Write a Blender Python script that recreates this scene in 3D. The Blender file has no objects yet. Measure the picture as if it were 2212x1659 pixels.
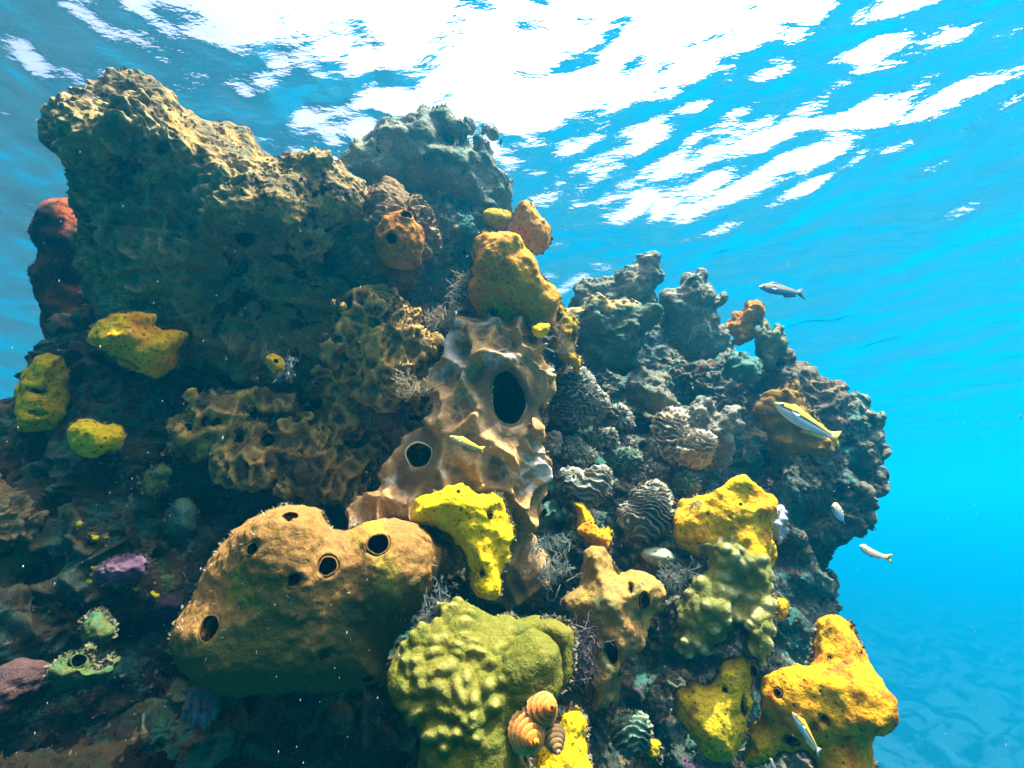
import bpy, math, random, time
import numpy as np
from mathutils import Vector, Matrix, Euler

T0 = time.time()
C = bpy.context.scene.collection
S = bpy.context.scene

# ------------------------------------------------------------------ camera
PW, PH = 2212.0, 1659.0            # pixel frame used for measuring the photograph
HFOV = math.radians(95.0)
PITCH = math.radians(15.0)
FPX = PW / 2 / math.tan(HFOV / 2)
cam_d = bpy.data.cameras.new('camera')
cam = bpy.data.objects.new('camera', cam_d)
C.objects.link(cam)
cam_d.sensor_width = 36.0
cam_d.lens = 18.0 / math.tan(HFOV / 2)
cam_d.clip_start = 0.02
cam_d.clip_end = 500.0
cam.location = (0, 0, 0)
cam.rotation_euler = (math.pi / 2 + PITCH, 0, 0)
S.camera = cam

# ------------------------------------------------------------------ light
SUN_EL, SUN_AZ = math.radians(72), math.radians(98)      # azimuth measured from +Y towards +X
world = bpy.data.worlds.new('World')
S.world = world
world.use_nodes = True
wn = world.node_tree
sky = wn.nodes.new('ShaderNodeTexSky')
sky.sky_type = 'NISHITA'
sky.sun_disc = False
sky.sun_elevation = SUN_EL
sky.sun_rotation = SUN_AZ
sky.air_density = 0.35
sky.dust_density = 9.0
sky.ozone_density = 0.2
wn.links.new(sky.outputs[0], wn.nodes['Background'].inputs[0])
wn.nodes['Background'].inputs[1].default_value = 0.15
sun_d = bpy.data.lights.new('sun', 'SUN')
sun_d.energy = 4.0
sun_d.angle = math.radians(0.5)
sun_d.color = (1.0, 0.95, 0.86)
sun = bpy.data.objects.new('sun', sun_d)
C.objects.link(sun)
sd = Vector((math.sin(SUN_AZ) * math.cos(SUN_EL), math.cos(SUN_AZ) * math.cos(SUN_EL), math.sin(SUN_EL)))
sun.rotation_euler = sd.to_track_quat('Z', 'Y').to_euler()

S.view_settings.view_transform = 'Standard'
S.view_settings.look = 'None'
S.view_settings.gamma = 1.0
S.view_settings.exposure = 2.35
S.render.engine = 'CYCLES'
S.cycles.use_denoising = True
S.cycles.max_bounces = 6
S.cycles.diffuse_bounces = 2
S.cycles.glossy_bounces = 2
S.cycles.transparent_max_bounces = 8
S.cycles.volume_bounces = 0
S.cycles.caustics_reflective = False
S.cycles.caustics_refractive = False
S.cycles.sample_clamp_indirect = 6.0

# ------------------------------------------------------------------ helpers: projection
CP, SP = math.cos(PITCH), math.sin(PITCH)
def px3(px, py, d):
    """photo pixel(s) at camera depth d -> world point(s)"""
    px = np.asarray(px, float); py = np.asarray(py, float)
    x = (px - PW / 2) / FPX * d
    v = (PH / 2 - py) / FPX * d
    return np.stack([x, d * CP - v * SP, v * CP + d * SP], -1)

def proj(v):
    """world points -> photo pixels"""
    d = v[:, 1] * CP + v[:, 2] * SP; y = v[:, 2] * CP - v[:, 1] * SP
    return PW / 2 + v[:, 0] / d * FPX, PH / 2 - y / d * FPX
# ------------------------------------------------------------------ helpers: noise
_rs = np.random.RandomState(7)
_perm = _rs.permutation(256).astype(np.int32); _perm = np.concatenate([_perm, _perm, _perm])
_gr = _rs.normal(size=(256, 3)).astype(np.float32); _gr /= np.linalg.norm(_gr, axis=1)[:, None]
_rv = _rs.rand(256, 4).astype(np.float32)
def _h(x, y, z):
    return _perm[_perm[_perm[x & 255] + (y & 255)] + (z & 255)]
def perlin(p):
    p = np.asarray(p, np.float32); sh = p.shape[:-1]; p = p.reshape(-1, 3)
    i = np.floor(p).astype(np.int32); f = p - i
    u = f * f * f * (f * (f * 6 - 15) + 10)
    r = 0
    for dx in (0, 1):
        wx = u[:, 0] if dx else 1 - u[:, 0]
        for dy in (0, 1):
            wy = u[:, 1] if dy else 1 - u[:, 1]
            for dz in (0, 1):
                wz = u[:, 2] if dz else 1 - u[:, 2]
                g = _gr[_h(i[:, 0] + dx, i[:, 1] + dy, i[:, 2] + dz)]
                r = r + wx * wy * wz * (g[:, 0] * (f[:, 0] - dx) + g[:, 1] * (f[:, 1] - dy) + g[:, 2] * (f[:, 2] - dz))
    return (r * 1.6).reshape(sh)
def fbm(p, oct=3, gain=.5, lac=2.03):
    a = 1.0; r = 0; q = np.asarray(p, np.float32)
    for k in range(oct):
        r = r + a * perlin(q + 17.3 * k); q = q * lac; a *= gain
    return r
def worley(p):
    """distance to nearest and second-nearest cell point, and a random value of the nearest"""
    p = np.asarray(p, np.float32); sh = p.shape[:-1]; p = p.reshape(-1, 3)
    i = np.floor(p).astype(np.int32); f = p - i
    d1 = np.full(len(p), 9., np.float32); d2 = d1.copy(); rv = np.zeros(len(p), np.float32)
    for dx in (-1, 0, 1):
        for dy in (-1, 0, 1):
            for dz in (-1, 0, 1):
                h = _rv[_h(i[:, 0] + dx, i[:, 1] + dy, i[:, 2] + dz)]
                d = np.sqrt((h[:, 0] + dx - f[:, 0]) ** 2 + (h[:, 1] + dy - f[:, 1]) ** 2 + (h[:, 2] + dz - f[:, 2]) ** 2)
                m = d < d1
                d2 = np.where(m, d1, np.minimum(d2, d)); d1 = np.where(m, d, d1); rv = np.where(m, h[:, 3], rv)
    return d1.reshape(sh), d2.reshape(sh), rv.reshape(sh)
def soft_cells(p, k=9.):
    """rounded bumps: smooth distance to scattered cell points"""
    p = np.asarray(p, np.float32); i = np.floor(p).astype(np.int32); f = p - i
    s = np.zeros(len(p), np.float32)
    for dx in (-1, 0, 1):
        for dy in (-1, 0, 1):
            for dz in (-1, 0, 1):
                h = _rv[_h(i[:, 0] + dx, i[:, 1] + dy, i[:, 2] + dz)]
                d = np.sqrt((h[:, 0] + dx - f[:, 0]) ** 2 + (h[:, 1] + dy - f[:, 1]) ** 2 + (h[:, 2] + dz - f[:, 2]) ** 2)
                s += np.exp(-k * d)
    return -np.log(s) / k
def worley3(p):
    """distances to the three nearest cell points"""
    p = np.asarray(p, np.float32); i = np.floor(p).astype(np.int32); f = p - i
    d1 = np.full(len(p), 9., np.float32); d2 = d1.copy(); d3 = d1.copy()
    for dx in (-1, 0, 1):
        for dy in (-1, 0, 1):
            for dz in (-1, 0, 1):
                h = _rv[_h(i[:, 0] + dx, i[:, 1] + dy, i[:, 2] + dz)]
                d = np.sqrt((h[:, 0] + dx - f[:, 0]) ** 2 + (h[:, 1] + dy - f[:, 1]) ** 2 + (h[:, 2] + dz - f[:, 2]) ** 2)
                d3 = np.minimum(d3, np.maximum(d, d2)); d2 = np.minimum(d2, np.maximum(d, d1)); d1 = np.minimum(d1, d)
    return d1, d2, d3
def sstep(a, b, x):
    t = np.clip((x - a) / (b - a), 0, 1); return t * t * (3 - 2 * t)

# ------------------------------------------------------------------ helpers: solids
def smooth_poly(pts, it=2, close=True):
    p = np.asarray(pts, float)
    for _ in range(it):                                   # corner cutting
        q = np.roll(p, -1, 0)
        p = np.stack([p * .8 + q * .2, p * .2 + q * .8], 1).reshape(-1, 2)
    return p
def poly_sd(poly, U, V):
    """signed distance to a closed outline, positive inside"""
    x = U.ravel(); y = V.ravel(); best = np.full(x.shape, 1e9); ins = np.zeros(x.shape, bool)
    a = poly; b = np.roll(poly, -1, 0)
    for (ax, ay), (bx, by) in zip(a, b):
        ex, ey = bx - ax, by - ay; L = ex * ex + ey * ey + 1e-12
        t = np.clip(((x - ax) * ex + (y - ay) * ey) / L, 0, 1)
        d = (x - ax - t * ex) ** 2 + (y - ay - t * ey) ** 2
        best = np.minimum(best, d)
        c = (ay > y) != (by > y)
        if ey != 0: ins ^= c & (x < ax + (y - ay) / ey * ex)
    d = np.sqrt(best); return np.where(ins, d, -d).reshape(U.shape)

def surface_nets(F, org, h):
    """isosurface F=0 of a grid (negative inside) -> verts, quads"""
    nx, ny, nz = F.shape
    ins = F < 0
    n = ins[:-1, :-1, :-1].astype(np.int8)
    cs = [(i, j, k) for i in (0, 1) for j in (0, 1) for k in (0, 1)]
    n = sum(ins[i:nx - 1 + i, j:ny - 1 + j, k:nz - 1 + k].astype(np.int8) for i, j, k in cs)
    act = (n > 0) & (n < 8)
    ci = np.argwhere(act)
    idx = np.full(act.shape, -1, np.int32); idx[act] = np.arange(len(ci))
    val = {c: F[ci[:, 0] + c[0], ci[:, 1] + c[1], ci[:, 2] + c[2]] for c in cs}
    acc = np.zeros((len(ci), 3)); cnt = np.zeros(len(ci))
    for a in cs:
        for ax in range(3):
            if a[ax]: continue
            b = list(a); b[ax] = 1; b = tuple(b)
            va, vb = val[a], val[b]; m = (va < 0) != (vb < 0)
            t = np.where(m, va / np.where(m, va - vb, 1), 0)
            p = np.tile(np.array(a, float), (len(ci), 1)); p[:, ax] += t
            acc += p * m[:, None]; cnt += m
    v = (ci + acc / cnt[:, None]) * h + org
    quads = []
    for ax in range(3):
        o1, o2 = [(1, 2), (2, 0), (0, 1)][ax]
        sl0 = [slice(None)] * 3; sl1 = [slice(None)] * 3
        sl0[ax] = slice(0, -1); sl1[ax] = slice(1, None)
        A, B = ins[tuple(sl0)], ins[tuple(sl1)]
        e = np.argwhere(A != B)
        e = e[(e[:, o1] > 0) & (e[:, o2] > 0) & (e[:, o1] < F.shape[o1] - 1) & (e[:, o2] < F.shape[o2] - 1)]
        s = A[e[:, 0], e[:, 1], e[:, 2]]
        def cell(d1, d2):
            q = e.copy(); q[:, o1] -= d1; q[:, o2] -= d2
            return idx[q[:, 0], q[:, 1], q[:, 2]]
        q = np.stack([cell(1, 1), cell(0, 1), cell(0, 0), cell(1, 0)], 1)
        q = np.where(s[:, None], q, q[:, ::-1])
        quads.append(q)
    q = np.concatenate(quads); q = q[(q >= 0).all(1)]
    return v, q

def mesh_from(name, v, q, smooth=True):
    me = bpy.data.meshes.new(name)
    v = np.asarray(v, np.float32); q = np.asarray(q, np.int32); k = q.shape[1]
    me.vertices.add(len(v)); me.vertices.foreach_set('co', v.ravel())
    me.loops.add(q.size); me.loops.foreach_set('vertex_index', q.ravel())
    me.polygons.add(len(q)); me.polygons.foreach_set('loop_start', np.arange(0, q.size, k, dtype=np.int32))
    me.update(calc_edges=True); me.validate()
    if smooth: me.polygons.foreach_set('use_smooth', np.ones(len(me.polygons), bool))
    return me
def vnormals(v, q):
    n = np.zeros_like(v)
    fn = np.cross(v[q[:, 2]] - v[q[:, 0]], v[q[:, 3 % q.shape[1]] if q.shape[1] > 3 else q[:, 1]] - v[q[:, 1]] if q.shape[1] > 3 else v[q[:, 1]] - v[q[:, 0]])
    for k in range(q.shape[1]):
        for c in range(3): n[:, c] += np.bincount(q[:, k], fn[:, c], len(v))
    return n / (np.linalg.norm(n, axis=1)[:, None] + 1e-12)
def subdiv(v, q):
    """one linear 1->4 split of a quad mesh, then light smoothing of the result"""
    e = np.concatenate([np.stack([q[:, k], q[:, (k + 1) % 4]], 1) for k in range(4)])
    es = np.sort(e, 1); key = es[:, 0].astype(np.int64) * len(v) + es[:, 1]
    u, inv = np.unique(key, return_inverse=True)
    a = (u // len(v)).astype(int); b = (u % len(v)).astype(int)
    ev = (v[a] + v[b]) / 2; fv = v[q].mean(1)
    n = len(q); E = (inv + len(v)).reshape(4, n); Fi = np.arange(n) + len(v) + len(ev)
    Q = np.concatenate([np.stack([q[:, k], E[k], Fi, E[k - 1]], 1) for k in range(4)])
    V = np.concatenate([v, ev, fv])
    return relax(V, Q, 1), Q
def relax(v, q, it=1, f=.5):
    for _ in range(it):
        s = np.zeros_like(v); c = np.zeros(len(v))
        for k in range(4):
            for o in (1, 3):
                for ax in range(3): s[:, ax] += np.bincount(q[:, k], v[q[:, (k + o) % 4], ax], len(v))
                c += np.bincount(q[:, k], minlength=len(v))
        v = v * (1 - f) + f * s / np.maximum(c, 1)[:, None]
    return v
def smax(a, b, k):
    h = np.clip(.5 + .5 * (a - b) / k, 0, 1); return b * (1 - h) + a * h + k * h * (1 - h)
def smin(a, b, k):
    return -smax(-a, -b, k)

def lipj(a, seed):
    return 1 + .045 * np.sin(3 * a + seed * 50) + .025 * np.sin(5 * a + seed * 91) + .045 * np.sin(2 * a + seed * 23)

class Solid:
    """A lump of reef: an outline measured on the photo, set at its own distance, given real thickness and swollen,
    then joined with extra lobes, hollowed by pores and roughened."""
    def __init__(s, outline, d, T, R, h, tilt=(0, 0), back=None, smooth=2, pad=.03, extra=0.):
        o = np.asarray(outline, float)
        s.c = px3(o[:, 0].mean(), o[:, 1].mean(), d)
        w = -s.c / np.linalg.norm(s.c)
        u = np.cross(np.array([0, 0, 1.]), w); u /= np.linalg.norm(u); vv = np.cross(w, u)
        s.A = np.stack([u, vv, w], 1)                      # local -> world
        s.h, s.T, s.R = h, T, R
        s.back = T if back is None else back
        s.poly = smooth_poly([s.uv(*p) for p in o], smooth)
        pmin = s.poly.min(0) - pad - extra * .5; pmax = s.poly.max(0) + pad + extra * .5
        s.tilt = tilt
        zr = max(abs(tilt[0] * pmin[0]), abs(tilt[0] * pmax[0])) + max(abs(tilt[1] * pmin[1]), abs(tilt[1] * pmax[1]))
        s.org = np.array([pmin[0], pmin[1], -s.back - zr - pad]); top = T + zr + pad + extra
        s.n = [int(x) + 2 for x in ((pmax[0] - pmin[0]) / h, (pmax[1] - pmin[1]) / h, (top - s.org[2]) / h)]
        g = [s.org[k] + h * np.arange(s.n[k]) for k in range(3)]
        U, V = np.meshgrid(g[0], g[1], indexing='ij')
        s.D = poly_sd(s.poly, U, V)
        a = np.clip(1 - s.D / R, 0, None)[:, :, None]
        w0 = (tilt[0] * U + tilt[1] * V)[:, :, None]
        W = g[2][None, None, :] - w0
        Tz = np.where(W > 0, T, s.back)
        rho = np.sqrt(a * a + (W / Tz) ** 2)
        s.F = ((rho - 1) * min(R, T)).astype(np.float32)
        s.G = np.meshgrid(*g, indexing='ij'); s.G = np.stack(s.G, -1).astype(np.float32)
    def uv(s, px, py, off=0.):
        r = px3(px, py, 1.0); w = s.A[:, 2]
        t = (s.c.dot(w) + off) / r.dot(w)
        return (r * t - s.c).dot(s.A)[:2]
    def hit(s, px, py):
        w = 0.
        for _ in range(4): u, v = s.uv(px, py, w); w = s.front(u, v)
        return u, v, w
    def sz(s, px): return px / FPX * np.linalg.norm(s.c)
    def near(s, band=.03):
        return np.abs(s.F) < band
    def lump(s, amp, freq, oct=2, off=0.):
        m = np.abs(s.F) < amp * 2.5 + s.h * 3
        p = s.G[m] @ s.A.T.astype(np.float32) + s.c.astype(np.float32)
        s.F[m] -= amp * fbm(p * freq + off, oct); return s
    def ball(s, px, py, rpx, w=None, k=.02, sq=(1, 1, 1), sub=False):
        r = s.sz(rpx)
        if w is None: u, v, w = s.hit(px, py)
        else: u, v = s.uv(px, py, w)
        q = (s.G - np.array([u, v, w], np.float32)) / np.array(sq, np.float32)
        d = np.sqrt((q * q).sum(-1)) - r
        s.F = smax(s.F, -d, k) if sub else smin(s.F, d, k); return s
    def tube(s, pts, radii, k=.015, w=0.):
        """rounded limb through photo points; w is the offset towards the viewer, metres"""
        P = [np.array([*s.uv(p[0], p[1], p[2] if len(p) > 2 else w), p[2] if len(p) > 2 else w]) for p in pts]
        for (a, ra), (b, rb) in zip(zip(P, radii), zip(P[1:], radii[1:])):
            e = (b - a).astype(np.float32); L = float(e.dot(e)) + 1e-9
            t = np.clip((s.G - a.astype(np.float32)) @ e / L, 0, 1)
            d = np.linalg.norm(s.G - a.astype(np.float32) - t[..., None] * e, axis=-1) - (s.sz(ra) * (1 - t) + s.sz(rb) * t)
            s.F = smin(s.F, d, k)
        return s
    def front(s, u, v):
        i = int(round((u - s.org[0]) / s.h)); j = int(round((v - s.org[1]) / s.h))
        i = min(max(i, 0), s.n[0] - 1); j = min(max(j, 0), s.n[1] - 1)
        col = np.where(s.F[i, j] < 0)[0]
        return s.org[2] + s.h * (col[-1] if len(col) else s.n[2] // 2)
    def gradn(s, u, v, w):
        ijk = [int(round((x - s.org[k]) / s.h)) for k, x in enumerate((u, v, w))]
        ijk = [min(max(i, 2), s.n[k] - 3) for k, i in enumerate(ijk)]
        g = []
        for k in range(3):
            a = list(ijk); b = list(ijk); a[k] += 2; b[k] -= 2
            g.append(float(s.F[tuple(a)] - s.F[tuple(b)]))
        g = np.array(g); return g / (np.linalg.norm(g) + 1e-9)
    def pore(s, px, py, rpx, depth=.04, rim=.12, asp=1., rot=0.):
        """hole sunk along the surface normal (leaning to the viewer) with a raised lip; returns its world frame"""
        r = s.sz(rpx); u, v, w = s.hit(px, py)
        n = s.gradn(u, v, w); n = n * .6 + np.array([0, 0, .6]); n /= np.linalg.norm(n)
        o = np.array([u, v, w])
        i0 = [max(0, int((o[k] - depth - 4 * r - s.org[k]) / s.h)) for k in range(3)]
        i1 = [min(s.n[k], int((o[k] + depth + 4 * r - s.org[k]) / s.h) + 1) for k in range(3)]
        sl = tuple(slice(a, b) for a, b in zip(i0, i1))
        q = s.G[sl] - o.astype(np.float32)
        t = q @ n.astype(np.float32)
        e1 = np.cross(n, [math.sin(rot), math.cos(rot), 0]); e1 /= np.linalg.norm(e1); e2 = np.cross(n, e1)
        x = q @ e1.astype(np.float32); y = q @ e2.astype(np.float32) / asp
        rd = np.sqrt(x * x + y * y) / lipj(np.arctan2(y, x), (s.A @ o + s.c)[0])
        s.F[sl] -= rim * r * np.exp(-((rd - 1.25 * r) / (.55 * r)) ** 2) * np.exp(-(t / (1.5 * r)) ** 2)
        hole = np.maximum(rd - r * (1 - .12 * np.clip(-t / depth, 0, 1)), -(t + depth))
        s.F[sl] = smax(s.F[sl], -hole, max(.15 * r, s.h * .6))
        return s.A @ o + s.c, s.A @ n, s.A @ e1, r, depth, asp
    def mesh(s, sub=0, disp=None, feat=None, it=1):
        """returns world verts and quads, subdivided and displaced along the normals"""
        v, q = surface_nets(s.F, s.org, s.h)
        v = relax(v, q, it, .5)
        for _ in range(sub): v, q = subdiv(v, q)
        v = v @ s.A.T + s.c
        f = None
        if disp is not None:
            n = vnormals(v, q); dd = disp(v, n)
            if isinstance(dd, tuple): dd, f = dd
            v = v + n * dd[:, None]
        s.last_v = v
        return v, q, f

def add_mesh(name, v, q, mat, parent=None, feat=None, smooth=True, origin=None):
    v = np.asarray(v, float)
    if parent is not None: o = np.array(parent.matrix_world.translation) if False else np.array(parent['_o'])
    else: o = np.array(origin) if origin is not None else np.array([v[:, 0].mean(), v[:, 1].mean(), v[:, 2].min()])
    me = mesh_from(name, v - o, q, smooth)
    if feat is not None and len(me.vertices) == len(feat):
        a = me.attributes.new('feat', 'FLOAT', 'POINT'); a.data.foreach_set('value', np.asarray(feat, np.float32))
    me.materials.append(mat)
    ob = bpy.data.objects.new(name, me); C.objects.link(ob)
    if parent is not None: ob.parent = parent
    else: ob.location = o
    ob['_o'] = [float(x) for x in o]
    return ob
def tag(o, label, cat, group=None, kind=None):
    if label: o['label'] = label
    if cat: o['category'] = cat
    if group: o['group'] = group
    if kind: o['kind'] = kind
    return o

# ------------------------------------------------------------------ helpers: materials
def new_mat(name):
    m = bpy.data.materials.new(name); m.use_nodes = True
    nt = m.node_tree; b = nt.nodes['Principled BSDF']
    b.inputs['Roughness'].default_value = .75
    b.inputs['Specular IOR Level'].default_value = .06
    return m, nt, b
def nd(nt, t, **k):
    n = nt.nodes.new('ShaderNode' + t)
    for a, v in k.items():
        if a in n.inputs: n.inputs[a].default_value = v
        else: setattr(n, a, v)
    return n
def rgba(c): return (c[0] * ALB, c[1] * ALB, c[2] * ALB, 1)
ALB = .72
def mixc(nt, fac, a, b):
    m = nt.nodes.new('ShaderNodeMix'); m.data_type = 'RGBA'
    for i, x in ((0, fac), (6, a), (7, b)):
        if hasattr(x, 'is_output'): nt.links.new(x, m.inputs[i])
        elif isinstance(x, (int, float)): m.inputs[i].default_value = x
        else: m.inputs[i].default_value = rgba(x)
    return m.outputs[2]
def noise(nt, vec, scale, detail=5, rough=.6, dist=0.):
    n = nd(nt, 'TexNoise'); n.inputs['Scale'].default_value = scale; n.inputs['Detail'].default_value = detail
    n.inputs['Roughness'].default_value = rough; n.inputs['Distortion'].default_value = dist
    nt.links.new(vec, n.inputs['Vector']); return n.outputs['Fac']
def ramp01(nt, x, lo, hi):
    m = nd(nt, 'MapRange'); m.interpolation_type = 'SMOOTHSTEP'
    nt.links.new(x, m.inputs['Value']); m.inputs['From Min'].default_value = lo; m.inputs['From Max'].default_value = hi
    return m.outputs['Result']
def reef_mat(name, base, alt, spot, feat=None, s=14., spot_at=(.56, .68), bump=.35, pores=0., pore_s=90., fine=1., rough=.8, patch=None, patch_at=(.55, .6), patch_s=5., crusts=()):
    """mottled living surface: two base tones, blotches, optional larger crust patches, optional pale feature mask, pin pores, bump"""
    m, nt, b = new_mat(name); L = nt.links.new
    geo = nd(nt, 'TexCoord').outputs['Object']
    rnd = nd(nt, 'ObjectInfo').outputs['Random']                  # every growth gets its own mottling and tone
    off = nd(nt, 'VectorMath', operation='MULTIPLY_ADD'); L(rnd, off.inputs[0]); off.inputs[1].default_value = (9.1, 5.3, 7.7); L(geo, off.inputs[2])
    geo = off.outputs[0]
    n1 = noise(nt, geo, s, 4, .6, .3)
    col = mixc(nt, ramp01(nt, n1, .38, .62), base, alt)
    if patch is not None:
        col = mixc(nt, ramp01(nt, noise(nt, geo, patch_s, 6, .65, .6), *patch_at), col, patch)
    for i, (cc, lo, cs) in enumerate(crusts):                     # further crusts, each in patches of its own
        mp = nd(nt, 'Mapping'); mp.inputs['Location'].default_value = (3.7 * i + 1, 1.3 * i, 5.1 * i); L(geo, mp.inputs['Vector'])
        col = mixc(nt, ramp01(nt, noise(nt, mp.outputs[0], cs, 7, .68, .8), lo, lo + .045), col, cc)
    n2 = noise(nt, geo, s * 3.3, 5, .7)
    col = mixc(nt, ramp01(nt, n2, *spot_at), col, spot)
    n3 = noise(nt, geo, 160 * fine, 3, .7)
    dk = nd(nt, 'MixRGB', blend_type='MULTIPLY'); dk.inputs[0].default_value = .8
    L(col, dk.inputs[1])
    g = nd(nt, 'MapRange'); L(n3, g.inputs['Value']); g.inputs['From Min'].default_value = .25; g.inputs['From Max'].default_value = .7
    g.inputs['To Min'].default_value = .5; g.inputs['To Max'].default_value = 1.25; g.clamp = False
    L(g.outputs['Result'], dk.inputs[2]); col = dk.outputs[0]
    hgt = n3
    if pores:
        v = nd(nt, 'TexVoronoi'); v.inputs['Scale'].default_value = pore_s; L(geo, v.inputs['Vector'])
        pm = ramp01(nt, v.outputs['Distance'], .12, .3)
        inv = nd(nt, 'Math', operation='SUBTRACT'); inv.inputs[0].default_value = 1; L(pm, inv.inputs[1])
        sc = nd(nt, 'Math', operation='MULTIPLY'); L(inv.outputs[0], sc.inputs[0]); sc.inputs[1].default_value = pores
        col = mixc(nt, sc.outputs[0], col, tuple(x * .15 for x in base))
    if feat is not None:
        at = nd(nt, 'Attribute', attribute_name='feat')
        col = mixc(nt, at.outputs['Fac'], col, feat)
    hs = nd(nt, 'HueSaturation'); L(col, hs.inputs['Color'])
    for k, lo, hi in (('Value', .84, 1.14), ('Hue', .488, .512)):
        mr = nd(nt, 'MapRange'); L(rnd, mr.inputs['Value']); mr.inputs['To Min'].default_value = lo; mr.inputs['To Max'].default_value = hi; L(mr.outputs[0], hs.inputs[k])
    col = hs.outputs[0]
    L(col, b.inputs['Base Color']); b.inputs['Roughness'].default_value = rough
    bp = nd(nt, 'Bump'); bp.inputs['Strength'].default_value = bump; bp.inputs['Distance'].default_value = .006
    ad = nd(nt, 'Math', operation='ADD'); L(n3, ad.inputs[0]); L(n2, ad.inputs[1])
    L(ad.outputs[0], bp.inputs['Height']); L(bp.outputs[0], b.inputs['Normal'])
    return m
def flat_mat(name, col, rough=.6, spec=.3):
    m, nt, b = new_mat(name); L = nt.links.new
    geo = nd(nt, 'TexCoord').outputs['Object']
    n = noise(nt, geo, 220, 3, .6)
    L(mixc(nt, ramp01(nt, n, .3, .7), tuple(x * .75 for x in col), tuple(min(1, x * 1.15) for x in col)), b.inputs['Base Color'])
    b.inputs['Roughness'].default_value = rough; b.inputs['Specular IOR Level'].default_value = spec
    return m

# ------------------------------------------------------------------ setting: water surface, sea floor, water body
SURF = 2.0
def polar_grid(r0, r1, nr, na):
    r = np.geomspace(r0, r1, nr); a = np.linspace(0, 2 * math.pi, na, endpoint=False)
    Rr, Aa = np.meshgrid(r, a, indexing='ij')
    x = (Rr * np.sin(Aa)).ravel(); y = (Rr * np.cos(Aa)).ravel()
    i, j = np.meshgrid(np.arange(nr - 1), np.arange(na), indexing='ij')
    q = np.stack([i * na + j, (i + 1) * na + j, (i + 1) * na + (j + 1) % na, i * na + (j + 1) % na], -1).reshape(-1, 4)
    return x, y, q
wr = np.random.RandomState(21)
x, y, q = polar_grid(.05, 110, 640, 1000)
z = np.full(x.shape, SURF)
NW = 100
lam = np.exp(wr.uniform(math.log(.11), math.log(2.2), NW))
th = math.radians(62) + wr.normal(0, .9, NW)              # travel direction from +Y towards +X
ph = wr.uniform(0, 6.28, NW)
slope = np.where(lam < .45, .027, .018)
rr = np.hypot(x, y)
wx = x + .12 * perlin(np.stack([x * .7, y * .7, 0 * x], -1)); wy = y + .12 * perlin(np.stack([x * .7, y * .7, 0 * x + 9], -1))
for l, t, p, s_ in zip(lam, th, ph, slope):
    k = 2 * math.pi / l
    fade = np.clip((l / (rr * .0125 + 1e-6) - 2.0) / 2.5, 0, 1)
    c = np.sin(k * (wx * math.sin(t) + wy * math.cos(t)) + p)
    z += fade * (s_ / k) * c
v = np.stack([x, y, z], -1)
m, nt, b = new_mat('water_surface'); L = nt.links.new
nt.nodes.remove(b); out = nt.nodes['Material Output']
tr = nd(nt, 'BsdfTransparent'); gl = nd(nt, 'BsdfGlossy'); gl.inputs['Roughness'].default_value = .0
gl.inputs['Color'].default_value = (1, 1, 1, 1)
fr = nd(nt, 'Fresnel', IOR=1.33); mx = nd(nt, 'MixShader')
bp = nd(nt, 'Bump'); bp.inputs['Strength'].default_value = .25; bp.inputs['Distance'].default_value = .02
geo = nd(nt, 'TexCoord').outputs['Object']
mp = nd(nt, 'Mapping'); mp.inputs['Rotation'].default_value = (0, 0, math.radians(28)); mp.inputs['Scale'].default_value = (.9, 1.8, 1)
L(geo, mp.inputs['Vector'])
L(noise(nt, mp.outputs[0], 12, 3, .55), bp.inputs['Height']); L(bp.outputs[0], fr.inputs['Normal']); L(bp.outputs[0], gl.inputs['Normal'])
L(fr.outputs[0], mx.inputs[0]); L(tr.outputs[0], mx.inputs[1]); L(gl.outputs[0], mx.inputs[2]); L(mx.outputs[0], out.inputs['Surface'])
WATER = add_mesh('water_surface', v, q[:, ::-1], m, origin=(0, 0, SURF)); tag(WATER, None, None, kind='structure')
for p_ in (WATER.data,):
    pass

def floor_z(x, y):
    p = np.stack([x, y, 0 * x], -1)
    z = -13.0 + .90 * fbm(p * .45, 3) + .10 * np.maximum(0, fbm(p * 2.1 + 5, 3)) + .02 * fbm(p * 9, 2)
    s = sstep(-1.5, -7.5, x) * sstep(-3, 2, y)                    # unseen reef slope added on the left to darken the surface reflection
    z = z * (1 - s) + s * (-1.9 + .5 * fbm(p * .8 + 4, 3))
    return z
x, y, q = polar_grid(.3, 110, 300, 420)
v = np.stack([x, y, floor_z(x, y)], -1)
m, nt, b = new_mat('sand_floor'); L = nt.links.new
geo = nd(nt, 'TexCoord').outputs['Object']
sand = mixc(nt, ramp01(nt, noise(nt, geo, 30, 4, .7), .35, .65), (.04, .16, .21), (.07, .22, .27))  # blue-green of water-filtered light is put into the sand colour
patch = ramp01(nt, noise(nt, geo, .5, 7, .66, .6), .47, .56)
at = nd(nt, 'Attribute', attribute_name='feat')
L(mixc(nt, at.outputs['Fac'], mixc(nt, patch, sand, (.008, .045, .06)), (.015, .022, .02)), b.inputs['Base Color']); b.inputs['Roughness'].default_value = .95
FLOOR = add_mesh('sea_floor', v, q[:, ::-1], m, feat=sstep(-8, -4, v[:, 2]), origin=(0, 0, -13.0)); tag(FLOOR, None, None, kind='structure')

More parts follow.
